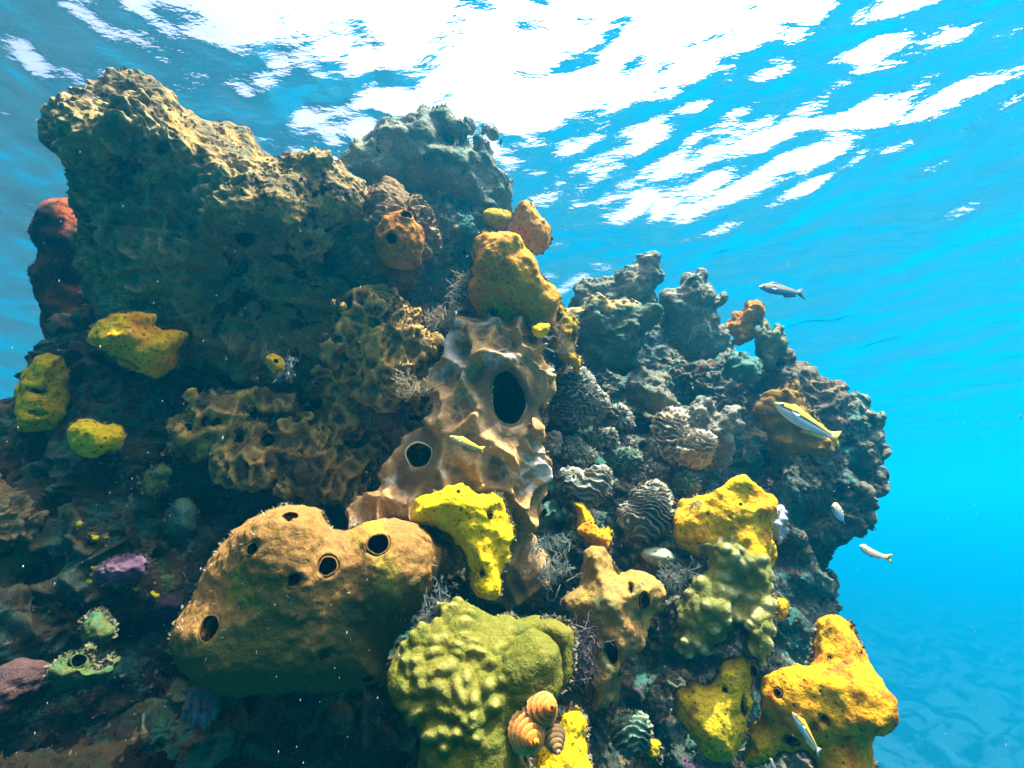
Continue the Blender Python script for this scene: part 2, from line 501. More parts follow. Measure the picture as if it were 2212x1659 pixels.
def haze():
    v = [(sx * 120, sy * 120, z) for z in (-17.0, 3.0) for sx, sy in ((-1, -1), (1, -1), (1, 1), (-1, 1))]
    q = [(3, 2, 1, 0), (4, 5, 6, 7), (0, 1, 5, 4), (1, 2, 6, 5), (2, 3, 7, 6), (3, 0, 4, 7)]
    m, nt, b = new_mat('haze'); nt.nodes.remove(b)
    pv = nd(nt, 'VolumePrincipled')
    pv.inputs['Color'].default_value = HAZE_COL
    pv.inputs['Density'].default_value = HAZE_DEN
    pv.inputs['Anisotropy'].default_value = HAZE_G
    nt.links.new(pv.outputs[0], nt.nodes['Material Output'].inputs['Volume'])
    o = add_mesh('haze', v, np.array(q), m, smooth=False, origin=(0, 0, 0)); tag(o, None, None, kind='stuff')
HAZE_COL, HAZE_DEN, HAZE_G = (.001, .365, .70, 1), .045, .45
haze()

# ------------------------------------------------------------------ reef: coordinates measured on enlarged windows of the photo
def zm(x0, y0, w):
    k = w / 2212.0 * PW / 3680.0; ox, oy = x0 * PW / 3680.0, y0 * PW / 3680.0
    return lambda pts: [(ox + a * k, oy + b * k) for a, b in pts]
Z1, Z2, Z3, Z4 = zm(0, 200, 1300), zm(1100, 300, 1300), zm(1900, 800, 1300), zm(0, 1000, 1300)
Z5, Z6, Z7 = zm(0, 1785, 1300), zm(1200, 1785, 1300), zm(2200, 1785, 1300)
ZA, ZB, ZC, ZD = zm(1300, 1000, 800), zm(1800, 1600, 800), zm(2600, 1250, 700), zm(0, 2000, 700)
KZ = 1300 / 2212.0 * PW / 3680.0

# ---- materials
M_ROCK = reef_mat('dark_rock', (.034, .031, .022), (.080, .060, .032), (.020, .058, .042), s=12, spot_at=(.5, .66), bump=.9, feat=(.15, .125, .065), crusts=(((.040, .15, .10), .52, 7), ((.13, .095, .045), .57, 9), ((.11, .06, .11), .585, 8), ((.33, .30, .22), .62, 16), ((.015, .015, .015), .58, 5), ((.10, .17, .05), .60, 11)))
M_ROCKR = reef_mat('teal_rock', (.055, .085, .065), (.12, .135, .09), (.035, .13, .10), s=12, spot_at=(.5, .66), bump=.9, feat=(.28, .25, .15), crusts=(((.055, .19, .145), .53, 7), ((.22, .17, .09), .55, 10), ((.17, .10, .16), .59, 9), ((.36, .34, .26), .60, 16), ((.018, .02, .02), .59, 5)))
M_PILLAR = reef_mat('crusted_rock', (.13, .10, .048), (.24, .165, .062), (.05, .085, .048), s=9, spot_at=(.57, .69), bump=.7, feat=(.38, .285, .13), crusts=(((.36, .215, .06), .54, 8), ((.04, .14, .075), .60, 7), ((.022, .02, .014), .56, 6), ((.38, .33, .20), .61, 12)))
M_NET = reef_mat('net_web', (.07, .055, .028), (.15, .10, .035), (.03, .055, .035), s=12, spot_at=(.54, .66), bump=.8, feat=(.50, .28, .07), crusts=(((.36, .20, .05), .55, 9), ((.02, .02, .018), .54, 8), ((.03, .09, .065), .62, 7)))
M_TAN = reef_mat('tan_net', (.30, .185, .062), (.22, .14, .055), (.10, .085, .05), s=10, bump=.4, feat=(.10, .085, .05))
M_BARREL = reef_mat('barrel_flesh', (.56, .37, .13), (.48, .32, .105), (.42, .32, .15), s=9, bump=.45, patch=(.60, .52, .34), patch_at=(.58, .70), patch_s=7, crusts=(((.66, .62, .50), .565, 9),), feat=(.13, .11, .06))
M_YEL = reef_mat('yellow_sponge', (.78, .54, .006), (.74, .56, .008), (.68, .32, .01), s=11, spot_at=(.58, .7), bump=.75, pores=.8, pore_s=75, crusts=(((.13, .12, .05), .61, 9),))
M_YELO = reef_mat('yellow_orange_sponge', (.64, .34, .006), (.62, .43, .008), (.56, .17, .012), s=7, spot_at=(.5, .66), bump=.75, pores=.75, pore_s=80, patch=(.60, .24, .015), patch_at=(.57, .68), patch_s=5, crusts=(((.13, .12, .05), .61, 9),))
M_OLIVE = reef_mat('olive_yellow_sponge', (.42, .32, .01), (.50, .34, .012), (.28, .16, .02), s=9, spot_at=(.52, .66), bump=.75, pores=.8, pore_s=90, patch=(.24, .20, .02), patch_at=(.52, .62), patch_s=6, crusts=(((.13, .12, .05), .61, 9),))
M_ORG = reef_mat('orange_sponge', (.48, .18, .015), (.46, .23, .02), (.36, .10, .012), s=9, spot_at=(.55, .7), bump=.75, pores=.6, pore_s=85, patch=(.52, .31, .012), patch_at=(.54, .62), patch_s=6, crusts=(((.13, .12, .05), .61, 9),))
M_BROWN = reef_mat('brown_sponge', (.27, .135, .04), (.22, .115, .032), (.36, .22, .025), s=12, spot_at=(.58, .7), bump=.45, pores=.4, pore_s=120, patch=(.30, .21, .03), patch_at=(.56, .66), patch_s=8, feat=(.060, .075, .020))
M_RUST = reef_mat('rust_sponge', (.30, .075, .018), (.20, .05, .018), (.035, .025, .018), s=6, spot_at=(.54, .62), bump=.5, patch=(.04, .03, .022), patch_at=(.50, .55), patch_s=6)
M_GREEN = reef_mat('green_coral', (.11, .125, .014), (.14, .14, .018), (.06, .105, .02), s=12, bump=.5, fine=1.3, feat=(.42, .39, .11))
M_PALEG = reef_mat('pale_green_coral', (.20, .20, .045), (.15, .16, .035), (.27, .26, .09), s=12, bump=.4, feat=(.48, .45, .22))
M_KNOB = reef_mat('grey_green_coral', (.14, .18, .125), (.22, .22, .14), (.075, .15, .11), s=10, bump=.6, feat=(.42, .38, .24), crusts=(((.07, .16, .12), .56, 8), ((.36, .33, .23), .58, 14), ((.05, .05, .045), .6, 7)))
M_TEAL = reef_mat('teal_coral', (.05, .15, .12), (.08, .19, .13), (.12, .20, .12), s=12, bump=.5, feat=(.30, .36, .24))
M_LEAF = reef_mat('lettuce_coral', (.085, .115, .085), (.12, .14, .10), (.07, .115, .09), s=14, bump=.3, feat=(.46, .44, .32))
M_LEAFP = reef_mat('pale_lettuce_coral', (.22, .19, .12), (.28, .24, .15), (.16, .15, .10), s=14, bump=.3, feat=(.58, .52, .37))
M_GREENISH = reef_mat('green_lobe', (.04, .105, .045), (.09, .105, .025), (.028, .11, .075), s=16, bump=.6, feat=(.2, .2, .04))
M_PURPLE = reef_mat('purple_crust', (.075, .042, .08), (.11, .065, .10), (.15, .12, .13), s=16, bump=.6)
M_STAR = reef_mat('pale_star_coral', (.27, .32, .21), (.24, .30, .20), (.32, .34, .25), s=14, bump=.2, feat=(.08, .09, .06))
M_HOLE = flat_mat('pore_lining', (.018, .013, .006), .9, .05)
M_LIP = reef_mat('pore_lip', (.24, .13, .035), (.20, .11, .03), (.30, .19, .05), s=30, bump=.2)

# ---- relief functions (world-space, so that neighbouring growths differ)
def rough(a=.006, f=14, o=4):
    return lambda v, n: a * fbm(v * f, o)
def conules(a=.003, f=60, b=.004, g=12):
    def fn(v, n):
        d1, d2, _ = worley(v * f)
        return b * fbm(v * g, 3) + 1.3 * a * (np.maximum(0, .75 - d1) ** 1.5 - .2) + .55 * a * fbm(v * g * 3.1 + 9, 3)
    return fn
def pits(a=.004, f=55, b=.005, g=12):
    def fn(v, n):
        d1, d2, _ = worley(v * f)
        return b * fbm(v * g, 3) - a * np.maximum(0, .45 - d1) * 2
    return fn
def net(a=.014, f=20, b=.01, g=7, thr=-.2, hi=.3, spike=1.0):
    """meshwork of ridges around hollows, coming and going with a broad noise; the mask marks ridge crests"""
    def fn(v, n):
        w = v + .02 * np.stack([perlin(v * 9 + 3), perlin(v * 9 + 31), perlin(v * 9 + 57)], -1)
        d1, d2, _ = worley(w * f)
        e = 1 - sstep(.0, .34, d2 - d1)
        c1, c2, _ = worley(w * f * 2.7)
        e2 = 1 - sstep(0, .4, c2 - c1)
        big = sstep(thr, hi, fbm(v * g + 40, 3))
        r = (e * .75 + e2 * .35) * big
        return b * fbm(v * 11, 4) + .0045 * fbm(v * 47 + 3, 4) + a * (r - .3 * big) + spike * a * e * e2 * big * .6, np.clip(r * .9 * (.6 + .5 * fbm(v * 30, 2)), 0, 1)
    return fn
def mounds(a=.012, f=26, b=.004, tipk=.6):
    def fn(v, n):
        w = v + .014 * np.stack([perlin(v * 17 + 3), perlin(v * 17 + 31), perlin(v * 17 + 57)], -1)
        m = soft_cells(w * f, 13.); m = np.clip(1 - (m - np.percentile(m, 3)) / (np.percentile(m, 94) - np.percentile(m, 3)), 0, 1)
        g = .6 + .4 * sstep(-.4, .4, perlin(v * 8 + 21))
        return 1.7 * a * (m ** .8 - .5) * g + b * fbm(v * 9, 3) + .0006 * perlin(v * 330), np.clip((m - .55) * 2, 0, 1) * tipk * g
    return fn
def ruffle(a=.010, k=520., warp=3.2, wf=16, up=(.25, .3, 1.0), rings=None):
    """thin wavy ridges (lettuce coral)"""
    def fn(v, n):
        c = v.mean(0); q = v - c
        ph = (q @ np.array(up)) * k + warp * fbm(v * wf, 3) * 1.4
        r = (1 - np.abs(np.sin(ph))) ** 2.4
        g = .55 + .45 * fbm(v * 22 + 9, 2)
        return a * r * np.clip(g + .3, .25, 1.3) + .006 * fbm(v * 13, 2), np.clip(r * 1.25 - .12, 0, 1)
    return fn

TURF = []      # surfaces that carry algal turf: (verts, normals, weight)
def spiky(v, f, g, a, b):
    """netted sponge skin: membranes sagging between ridges that rise to points where ridges meet"""
    w = v + .016 * np.stack([perlin(v * 9 + 3), perlin(v * 9 + 31), perlin(v * 9 + 57)], -1)
    d1, d2, d3 = worley3(w * np.array([1, 1, .72]) * f)
    e = 1 - sstep(0, .40, d2 - d1); j = 1 - sstep(0, .42, d3 - d1)
    c1, c2, c3 = worley3(w * f * 2.6)
    e2 = 1 - sstep(0, .45, c2 - c1)
    h = g * (a * (e ** 1.3 * .55 - .25) + b * j ** 2 + a * .16 * e2)
    return h, np.clip(e * .9 + .3 * e2 - .1, 0, 1) * np.clip(g * 1.3, 0, 1)
def osculum(parent, fr, mat=None):
    """cup lining an opening: a thin lip and a tube that closes below"""
    o, n, e1, r, depth, asp = fr
    e2 = np.cross(n, e1); prof = [(1.10, -.02), (1.04, .09), (.95, .06), (.90, -.08), (.86, -.5 * depth / r), (.80, -.85 * depth / r), (.45, -.96 * depth / r), (.02, -.99 * depth / r)]
    N = 28; V = []
    for rr, t in prof:
        for k in range(N):
            a = 2 * math.pi * k / N; j = lipj(a, o[0])
            V.append(o + n * t * r + (e1 * math.cos(a) + e2 * math.sin(a) * asp) * rr * r * j)
    Q = [(i * N + k, i * N + (k + 1) % N, (i + 1) * N + (k + 1) % N, (i + 1) * N + k) for i in range(len(prof) - 1) for k in range(N)]
    lip = add_mesh('osculum', np.array(V[2 * N:]), np.array([(a - 2 * N, b - 2 * N, c - 2 * N, d - 2 * N) for a, b, c, d in Q[2 * N:]])[:, ::-1], M_HOLE, parent)
    rim = add_mesh('rim', np.array(V[:3 * N]), np.array(Q[:2 * N])[:, ::-1], mat or M_LIP, parent); rim.parent = lip
    return lip

def grow(name, label, cat, outline, d, T, R, h, mat, disp, back=None, lump=None, balls=(), tubes=(), pores=(), sub=1, tilt=(0, 0), group=None, turf=0., featfn=None, smooth=2, kind=None, lip=None, pdepth=.035):
    ex = max([0.] + [b[2] / FPX * d for b in balls] + [.05 * len(tubes[:1])])
    s = Solid(outline, d, T, R, h, tilt, back, smooth, extra=ex)
    for t in tubes: s.tube(*t[0:2], **(t[2] if len(t) > 2 else {}))
    for b in balls: s.ball(*b[0:3], **(b[3] if len(b) > 3 else {}))
    if lump:
        for l in lump: s.lump(*l)
    fr = []
    for p in pores:
        px, py, r = p[:3]; kw = p[3] if len(p) > 3 else {}
        kw = dict(kw); kw.setdefault('depth', min(pdepth, 3.2 * s.sz(r) + .006))
        fr.append(s.pore(px, py, r, **kw))
    v, q, f = s.mesh(sub, disp)
    if featfn is not None: f = featfn(v, s, f)
    ob = add_mesh(name, v, q, mat, feat=f)
    tag(ob, label, cat, group, kind)
    if turf: TURF.append((v, vnormals(v, q), turf))
    else:
        wl = (v - s.c) @ s.A[:, 2]; kk = wl < T * .15                  # growths are fringed by turf where they meet the rock
        if kk.sum() > 50: TURF.append((v[kk], vnormals(v, q)[kk], .9))
    for x in fr: osculum(ob, x, lip)
    return ob, s, v, q

# ------------------------------------------------------------------ the rock body of the reef
L_OUT = [(-60, 1010), (10, 980), (60, 900), (110, 800), (150, 745), (260, 690), (420, 640), (800, 620), (1130, 640), (1215, 680), (1260, 900), (1300, 1300), (1320, 1760), (600, 1860), (-150, 1800), (-160, 1300), (0, 1050)]
R_OUT = [(1150, 640), (1260, 640), (1400, 648), (1560, 708), (1690, 785), (1800, 860), (1890, 905), (1905, 960), (1890, 1000), (1900, 1050), (1880, 1120), (1800, 1185), (1765, 1200), (1780, 1235), (1790, 1255), (1765, 1290), (1775, 1330), (1760, 1380), (1790, 1500), (1850, 1760), (1500, 1860), (1100, 1800), (1080, 1200), (1120, 800)]
grow('reef_rock', None, None, L_OUT, 1.27, .24, .30, .014, M_ROCK, net(.022, 12, .016, 5, -.15, .35), back=.55, lump=[(.06, 4.2, 3), (.035, 9.5, 3), (.012, 24, 2)], sub=2, tilt=(0, -.18), kind='structure', turf=1.0)
grow('reef_rock', None, None, R_OUT, 1.62, .24, .28, .014, M_ROCKR, net(.016, 18, .020, 5, -.1, .4, .6), back=.6, lump=[(.06, 3.8, 3), (.035, 9.5, 3), (.012, 24, 2)], sub=2, tilt=(0, -.34), kind='structure', turf=1.0)

B_OUT = [(860, 400), (1000, 420), (1085, 450), (1110, 560), (1080, 720), (960, 800), (820, 760), (770, 640), (800, 480)]
grow('reef_rock', None, None, B_OUT, 1.48, .12, .12, .012, M_ROCKR, net(.016, 18, .016, 6, -.1, .4, .6), back=.4, lump=[(.04, 6, 3)], sub=2, kind='structure', turf=.6)

# ------------------------------------------------------------------ upper left: the crusted pillar and what grows on it
grow('rock_pillar', 'tall rock pillar at the upper left crusted with tan netted sponge and pitted with holes', 'rock',
     [(92, 300), (98, 240), (140, 203), (215, 188), (300, 196), (340, 200), (375, 240), (420, 275), (480, 292), (540, 305), (580, 345), (640, 352), (700, 348), (745, 385), (752, 440), (748, 520), (752, 620), (770, 720), (740, 830), (600, 860), (400, 800), (280, 740), (222, 720), (202, 620), (184, 500), (168, 400), (132, 335)],
     1.14, .20, .17, .009, M_PILLAR, net(.010, 22, .010, 5, -.15, .3), back=.3, lump=[(.035, 6, 3), (.014, 16, 2)], sub=2, tilt=(.10, -.05), turf=.1,
     balls=[(308, 202, 26, dict(w=0.)), (325, 300, 50), (600, 470, 60, dict(k=.05)), (690, 430, 55, dict(k=.05))],
     pores=[(527, 515, 13), (775 * .78, 610, 10), (650, 590, 11), (520, 575, 12), (570, 660, 10), (668, 530, 9), (640, 700, 12)], lip=M_PILLAR)
grow('barrel_sponge', 'rust red sponge behind the left edge of the tall rock pillar', 'sponge',
     [(70, 470), (95, 436), (122, 430), (160, 432), (210, 500), (260, 620), (270, 740), (200, 778), (128, 762), (98, 722), (78, 660), (64, 602), (76, 560), (60, 510)],
     1.34, .13, .10, .008, M_RUST, rough(.010, 14), back=.15, lump=[(.016, 12, 2)], sub=1)
grow('crusted_rock', 'tan crusted shoulder behind the round orange sponge with two openings', 'rock',
     Z2([(150, 800), (300, 730), (380, 650), (450, 612), (510, 608), (590, 655), (690, 695), (738, 760), (772, 900), (768, 1020), (700, 1110), (640, 1260), (400, 1300), (150, 1200), (100, 950)]),
     1.22, .13, .10, .007, M_PILLAR, net(.010, 22, .010, 7), back=.2, lump=[(.02, 9, 2)], sub=2, turf=.1)
grow('ball_sponge', 'round orange sponge with two openings on the tan shoulder below the dark boulder', 'sponge',
     Z2([(425, 900), (470, 825), (545, 780), (630, 775), (705, 860), (722, 960), (692, 1085), (645, 1150), (535, 1135), (448, 1070), (420, 980)]),
     1.07, .065, .06, .004, M_ORG, conules(.004, 60, .003, 14), lump=[(.006, 22, 2)],
     pores=[(661 + 615 * KZ, 180 + 806 * KZ, 11, dict(asp=.7, rim=.5)), (661 + 522 * KZ, 180 + 948 * KZ, 10, dict(rim=.5))])
grow('boulder_coral', 'dark boulder at the top of the reef with a crown of small knobs', 'coral',
     Z2([(180, 500), (240, 420), (310, 370), (375, 345), (420, 280), (440, 235), (480, 215), (540, 235), (620, 228), (690, 195), (740, 218), (830, 270), (900, 310), (980, 350), (1060, 365), (1120, 365), (1160, 390), (1180, 430), (1180, 490), (1220, 540), (1255, 580), (1250, 680), (1230, 740), (1200, 800), (1260, 960), (1000, 1100), (750, 1050), (500, 800), (250, 640)]),
     1.52, .20, .13, .010, M_KNOB, rough(.014, 10, 5), back=.35, lump=[(.035, 6, 3), (.015, 17, 2)], sub=2, turf=.12,
     tubes=[([(661 + a * KZ, 180 + (b + 60) * KZ, w), (661 + a * KZ + dx, 180 + b * KZ, w)], [13, r * 1.5], dict(k=.015)) for a, b, r, dx, w in
            ((345, 330, 6, 0, 0), (460, 235, 9, 0, .02), (838, 215, 8, 0, .05), (900, 260, 8, 2, .09), (985, 235, 6, 2, .02), (1003, 228, 6, 2, -.03), (1075, 270, 8, 3, .03), (1130, 310, 9, 2, .06), (1180, 350, 9, 3, .04), (1190, 440, 9, 3, .05), (960, 330, 10, 0, .11), (1040, 350, 10, 3, .10), (1255, 560, 6, 3, .02))])
grow('encrusting_sponge', 'olive tan sponge patch on the dark boulder beside the small orange ear', 'sponge',
     Z2([(1075, 790), (1120, 757), (1190, 760), (1262, 792), (1262, 860), (1215, 905), (1130, 880), (1085, 840)]), 1.28, .035, .035, .005, M_OLIVE, conules(.003, 60, .004, 14), back=.08)
grow('ear_sponge', 'small rounded orange sponge standing out against the blue water beside the boulder', 'sponge',
     Z2([(1215, 915), (1255, 850), (1272, 790), (1310, 732), (1350, 722), (1390, 745), (1440, 810), (1480, 860), (1490, 940), (1470, 1010), (1420, 1048), (1370, 1040), (1300, 970)]),
     1.26, .05, .05, .005, M_ORG, conules(.005, 55, .005, 14), back=.07, lump=[(.008, 18, 2)])
grow('lobe_sponge', 'large orange sponge slab rising above the spiny barrel sponge', 'sponge',
     Z2([(1022, 960), (1070, 912), (1130, 907), (1250, 912), (1300, 932), (1330, 990), (1400, 1080), (1440, 1180), (1500, 1240), (1540, 1290), (1535, 1370), (1505, 1440), (1480, 1500), (1400, 1530), (1300, 1500), (1150, 1490), (1060, 1450), (1015, 1340), (1005, 1230), (985, 1120), (1015, 1060)]),
     1.06, .065, .05, .005, M_ORG, conules(.004, 55, .006, 12), back=.16, lump=[(.012, 14, 2), (.005, 30, 1)], pores=[(661 + 1143 * KZ, 180 + 1403 * KZ, 6)],
     balls=[(661 + 1000 * KZ, 180 + 1160 * KZ, 16, dict(k=.012, sub=True, sq=(.7, 1, 1)))])
grow('lobe_sponge', 'little yellow sponge tip hanging under the large orange slab', 'sponge',
     Z2([(1378, 1490), (1430, 1465), (1490, 1470), (1480, 1525), (1425, 1566), (1385, 1545)]), 1.0, .03, .03, .003, M_YEL, conules(.002, 70, .003, 20), back=.06)
grow('crust_sponge', 'yellow green fringed sponge at the right edge of the large orange slab', 'sponge',
     Z2([(1545, 1300), (1575, 1400), (1640, 1450), (1655, 1560), (1640, 1650), (1690, 1720), (1650, 1750), (1590, 1690), (1540, 1620), (1515, 1500), (1525, 1380)]), 1.12, .04, .035, .005, M_OLIVE, pits(.007, 45, .010, 22), back=.1, lump=[(.012, 22, 2)])

# ------------------------------------------------------------------ centre: spiny barrel sponge
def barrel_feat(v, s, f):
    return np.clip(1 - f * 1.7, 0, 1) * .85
MOUTHS = [(px3(1098, 860, .90), .036), (px3(905, 983, .92), .026)]
def barrel_disp(v, n):
    g = .45 + .55 * sstep(-.35, .25, fbm(v * 6 + 11, 2)); g = g * (.35 + .65 * sstep(-.28, -.02, v[:, 2]))
    for c, r in MOUTHS: g = g * sstep(r * 1.15, r * 1.9, np.hypot(v[:, 0] - c[0], (v[:, 2] - c[2]) * .62))
    h, f = spiky(v, 16, g, .023, .023)
    return .005 * fbm(v * 10, 3) + h, f
grow('barrel_sponge', 'tan spiny barrel sponge with one large dark mouth in the middle of the reef', 'sponge',
     [(985, 735), (1000, 705), (1060, 690), (1110, 695), (1155, 712), (1166, 760), (1170, 850), (1174, 905), (1166, 985), (1158, 1060), (1150, 1150), (1175, 1230), (1150, 1290), (1105, 1292), (1050, 1240), (950, 1180), (840, 1170), (750, 1150), (780, 1095), (835, 1050), (850, 1000), (880, 940), (925, 905), (930, 850), (962, 800), (980, 765)],
     1.0, .085, .11, .005, M_BARREL, barrel_disp, back=.2, lump=[(.02, 8, 2)], sub=1, tilt=(0, -.05),
     tubes=[([(1150, 950, .06), (1173, 908, .09)], [13, 3])],
     pores=[(1098, 860, 36, dict(depth=.16, asp=1.6, rot=-.25, rim=.40)), (905, 983, 26, dict(depth=.10, rim=.15))], featfn=barrel_feat, lip=M_BARREL)

def web(f, a, b):
    def fn(v, n):
        g = sstep(-.45, .1, fbm(v * 9 + 5, 3)); h, m = spiky(v, f, g, a, b)
        return .008 * fbm(v * 12, 3) + h, m
    return fn
grow('net_sponge', 'tan netted sponge full of dark holes above the big brown sponge', 'sponge',
     Z4([(1180, 760), (1350, 700), (1600, 745), (1850, 850), (1980, 790), (2050, 630), (2180, 690), (2220, 900), (2130, 1000), (2230, 1100), (2180, 1350), (2000, 1370), (1700, 1260), (1500, 1240), (1250, 1210), (1140, 1050), (1090, 900)]),
     1.05, .03, .09, .006, M_NET, web(30, .013, .007), back=.14, lump=[(.02, 10, 3), (.008, 26, 2)], sub=1, turf=.7,
     pores=[(459, 912, 16, dict(asp=.7)), (407, 926, 9), (545, 898, 16), (578, 950, 13), (517, 940, 12), (665, 885, 10)], lip=M_NET)
grow('net_sponge', 'fan of tan netted sponge between the pillar and the barrel sponge', 'sponge',
     [(738, 645), (800, 625), (860, 650), (915, 700), (950, 770), (930, 800), (900, 850), (820, 865), (745, 810), (725, 720)],
     1.08, .03, .08, .006, M_NET, web(34, .013, .007), back=.14, lump=[(.018, 12, 3), (.008, 26, 2)], sub=1, turf=.7)
# ------------------------------------------------------------------ left: yellow growths and crusts
grow('lobe_sponge', 'bright yellow sponge with an orange top below the tall rock pillar', 'sponge',
     Z4([(525, 370), (580, 285), (700, 218), (830, 183), (930, 192), (972, 235), (935, 290), (1000, 322), (1095, 322), (1140, 352), (1105, 400), (1085, 450), (1100, 500), (1050, 560), (960, 598), (860, 570), (740, 520), (680, 460), (610, 420)]),
     .96, .07, .06, .005, M_YELO, conules(.006, 48, .006, 14), back=.12, lump=[(.010, 18, 2)])
grow('lobe_sponge', 'yellow orange sponge at the left edge of the reef against the blue water', 'sponge',
     Z4([(190, 520), (230, 492), (300, 483), (370, 482), (395, 560), (375, 640), (365, 720), (415, 800), (400, 860), (330, 920), (240, 918), (170, 945), (80, 958), (72, 880), (100, 780), (122, 680), (145, 580)]),
     .98, .07, .06, .005, M_YEL, conules(.006, 48, .008, 12), back=.12, lump=[(.012, 16, 2)], pores=[(82, 846, 10, dict(asp=.6)), (84, 893, 10, dict(asp=.6, depth=.012))])
grow('lobe_sponge', 'wedge shaped yellow sponge on the dark rock below the two larger yellow ones', 'sponge',
     Z4([(425, 930), (480, 862), (570, 852), (640, 882), (710, 902), (768, 942), (758, 1000), (700, 1050), (560, 1113), (490, 1080), (442, 1000)]),
     .90, .05, .05, .004, M_YEL, conules(.005, 52, .005, 16), back=.12, lump=[(.008, 20, 2)])
grow('lobe_sponge', 'tiny yellow sponge with one black pore on the dark rock face under the pillar', 'sponge',
     Z4([(1600, 490), (1680, 450), (1740, 510), (1752, 560), (1712, 600), (1660, 580)]), 1.0, .025, .025, .003, M_YELO, conules(.002, 70, .004, 20), back=.06, pores=[(596, 780, 4)])
grow('crust_coral', 'bright green crusting coral patch low on the dark left rock', 'coral',
     Z4([(860, 1270), (900, 1180), (990, 1130), (1040, 1180), (1010, 1270), (950, 1340), (880, 1350)]), .93, .025, .03, .004, M_GREENISH, pits(.004, 60, .006, 25), back=.08, lump=[(.006, 30, 2)])
grow('round_coral', 'round teal coral in the shade left of the big brown sponge', 'coral',
     Z4([(1010, 1500), (1035, 1370), (1130, 1325), (1205, 1400), (1205, 1540), (1120, 1598), (1030, 1570)]), .97, .05, .05, .005, M_TEAL, pits(.002, 110, .003, 20), back=.1)
grow('crust_alga', 'pale purple crust on the dark rock left of the brown sponge', 'alga',
     ZD([(1080, 170), (1250, 30), (1450, 0), (1600, -30), (1740, 40), (1700, 130), (1600, 250), (1400, 310), (1250, 320), (1150, 270)]), .84, .03, .03, .004, M_PURPLE, rough(.008, 40, 3), back=.09)
grow('lobe_coral', 'upper green coral lobe on the dark rock in the lower left corner', 'coral',
     ZD([(880, 800), (960, 680), (1080, 592), (1200, 605), (1255, 720), (1308, 830), (1250, 955), (1100, 970), (980, 930)]), .78, .035, .03, .004, M_GREENISH, pits(.005, 55, .006, 25), back=.1, lump=[(.008, 28, 2)])
grow('lobe_coral', 'ragged green coral with a dark hole below the upper green lobe', 'coral',
     ZD([(560, 1330), (700, 1140), (850, 1055), (1000, 965), (1088, 1005), (1060, 1130), (1060, 1270), (1200, 1250), (1340, 1160), (1300, 1300), (1120, 1450), (900, 1550), (680, 1490)]), .74, .035, .03, .004, M_GREENISH, pits(.007, 45, .008, 22), back=.1, lump=[(.010, 26, 2)], pores=[(170, 1427, 9)], lip=M_GREENISH)
grow('round_coral', 'olive brown mound in the bottom left corner of the reef', 'coral',
     [(-120, 1665), (40, 1625), (180, 1600), (300, 1622), (365, 1660), (380, 1760), (0, 1800), (-140, 1760)], .68, .08, .10, .006, reef_mat('olive_mound', (.012, .011, .004), (.02, .014, .005), (.006, .014, .008), s=10, bump=.6), net(.016, 24, .024, 10), back=.15, turf=.1)
grow('ridge_coral', 'rusty purple rough coral ridge at the far left of the bottom corner', 'coral',
     [(-140, 1480), (-20, 1455), (60, 1420), (130, 1440), (110, 1490), (40, 1540), (-130, 1600)], .72, .05, .05, .005, reef_mat('rust_purple', (.055, .03, .032), (.08, .045, .038), (.04, .034, .045), s=18, bump=.7), pits(.006, 45, .010, 20), back=.12)
grow('ridge_coral', 'ragged brown coral edge jutting in at the left margin below the yellow sponges', 'coral',
     [(-120, 1020), (-30, 1035), (20, 1060), (60, 1095), (100, 1130), (70, 1160), (20, 1190), (-120, 1230)], .86, .06, .06, .005, M_PILLAR, net(.012, 30, .012, 12), back=.15, sub=1)
grow('tube_coral', 'grey tubes hanging under the left end of the big brown sponge', 'coral',
     [(402, 1486), (430, 1478), (480, 1488), (470, 1502), (420, 1504)], .76, .015, .012, .0025, reef_mat('grey_tubes', (.16, .17, .18), (.10, .12, .13), (.2, .22, .2), s=30), rough(.002, 50), back=.12,
     tubes=[([(412 + dx, 1494, .0), (404 + dx * 1.1, 1526 + dy, .012), (398 + dx * 1.15, 1548 + dy, .006)], [5, 6.5, 4.5], dict(k=.003)) for dx, dy in ((0, 4), (18, 16), (37, 22), (56, 2))])

for i, (x, y, r) in enumerate([(570, 250, 22), (590, 440, 26), (545, 520, 18), (660, 515, 20), (640, 250, 16), (480, 170, 10), (940, 600, 20), (830, 560, 18)]):
    ang = np.linspace(0, 6.28, 9)[:-1]; rr = r * (1 + .35 * np.sin(ang * 2 + i) + .2 * np.cos(ang * 3 + 2 * i))
    grow('crust_sponge', 'small yellow crust dotted on the shaded rock beside the pale purple crust', 'sponge', Z5([(x + a * math.cos(t) * 1.3, y + a * math.sin(t)) for a, t in zip(rr, ang)]),
         .88, .014, .012, .003, M_YEL, pits(.003, 60, .006, 40), back=.09, group='small yellow crusts on the shaded left rock')
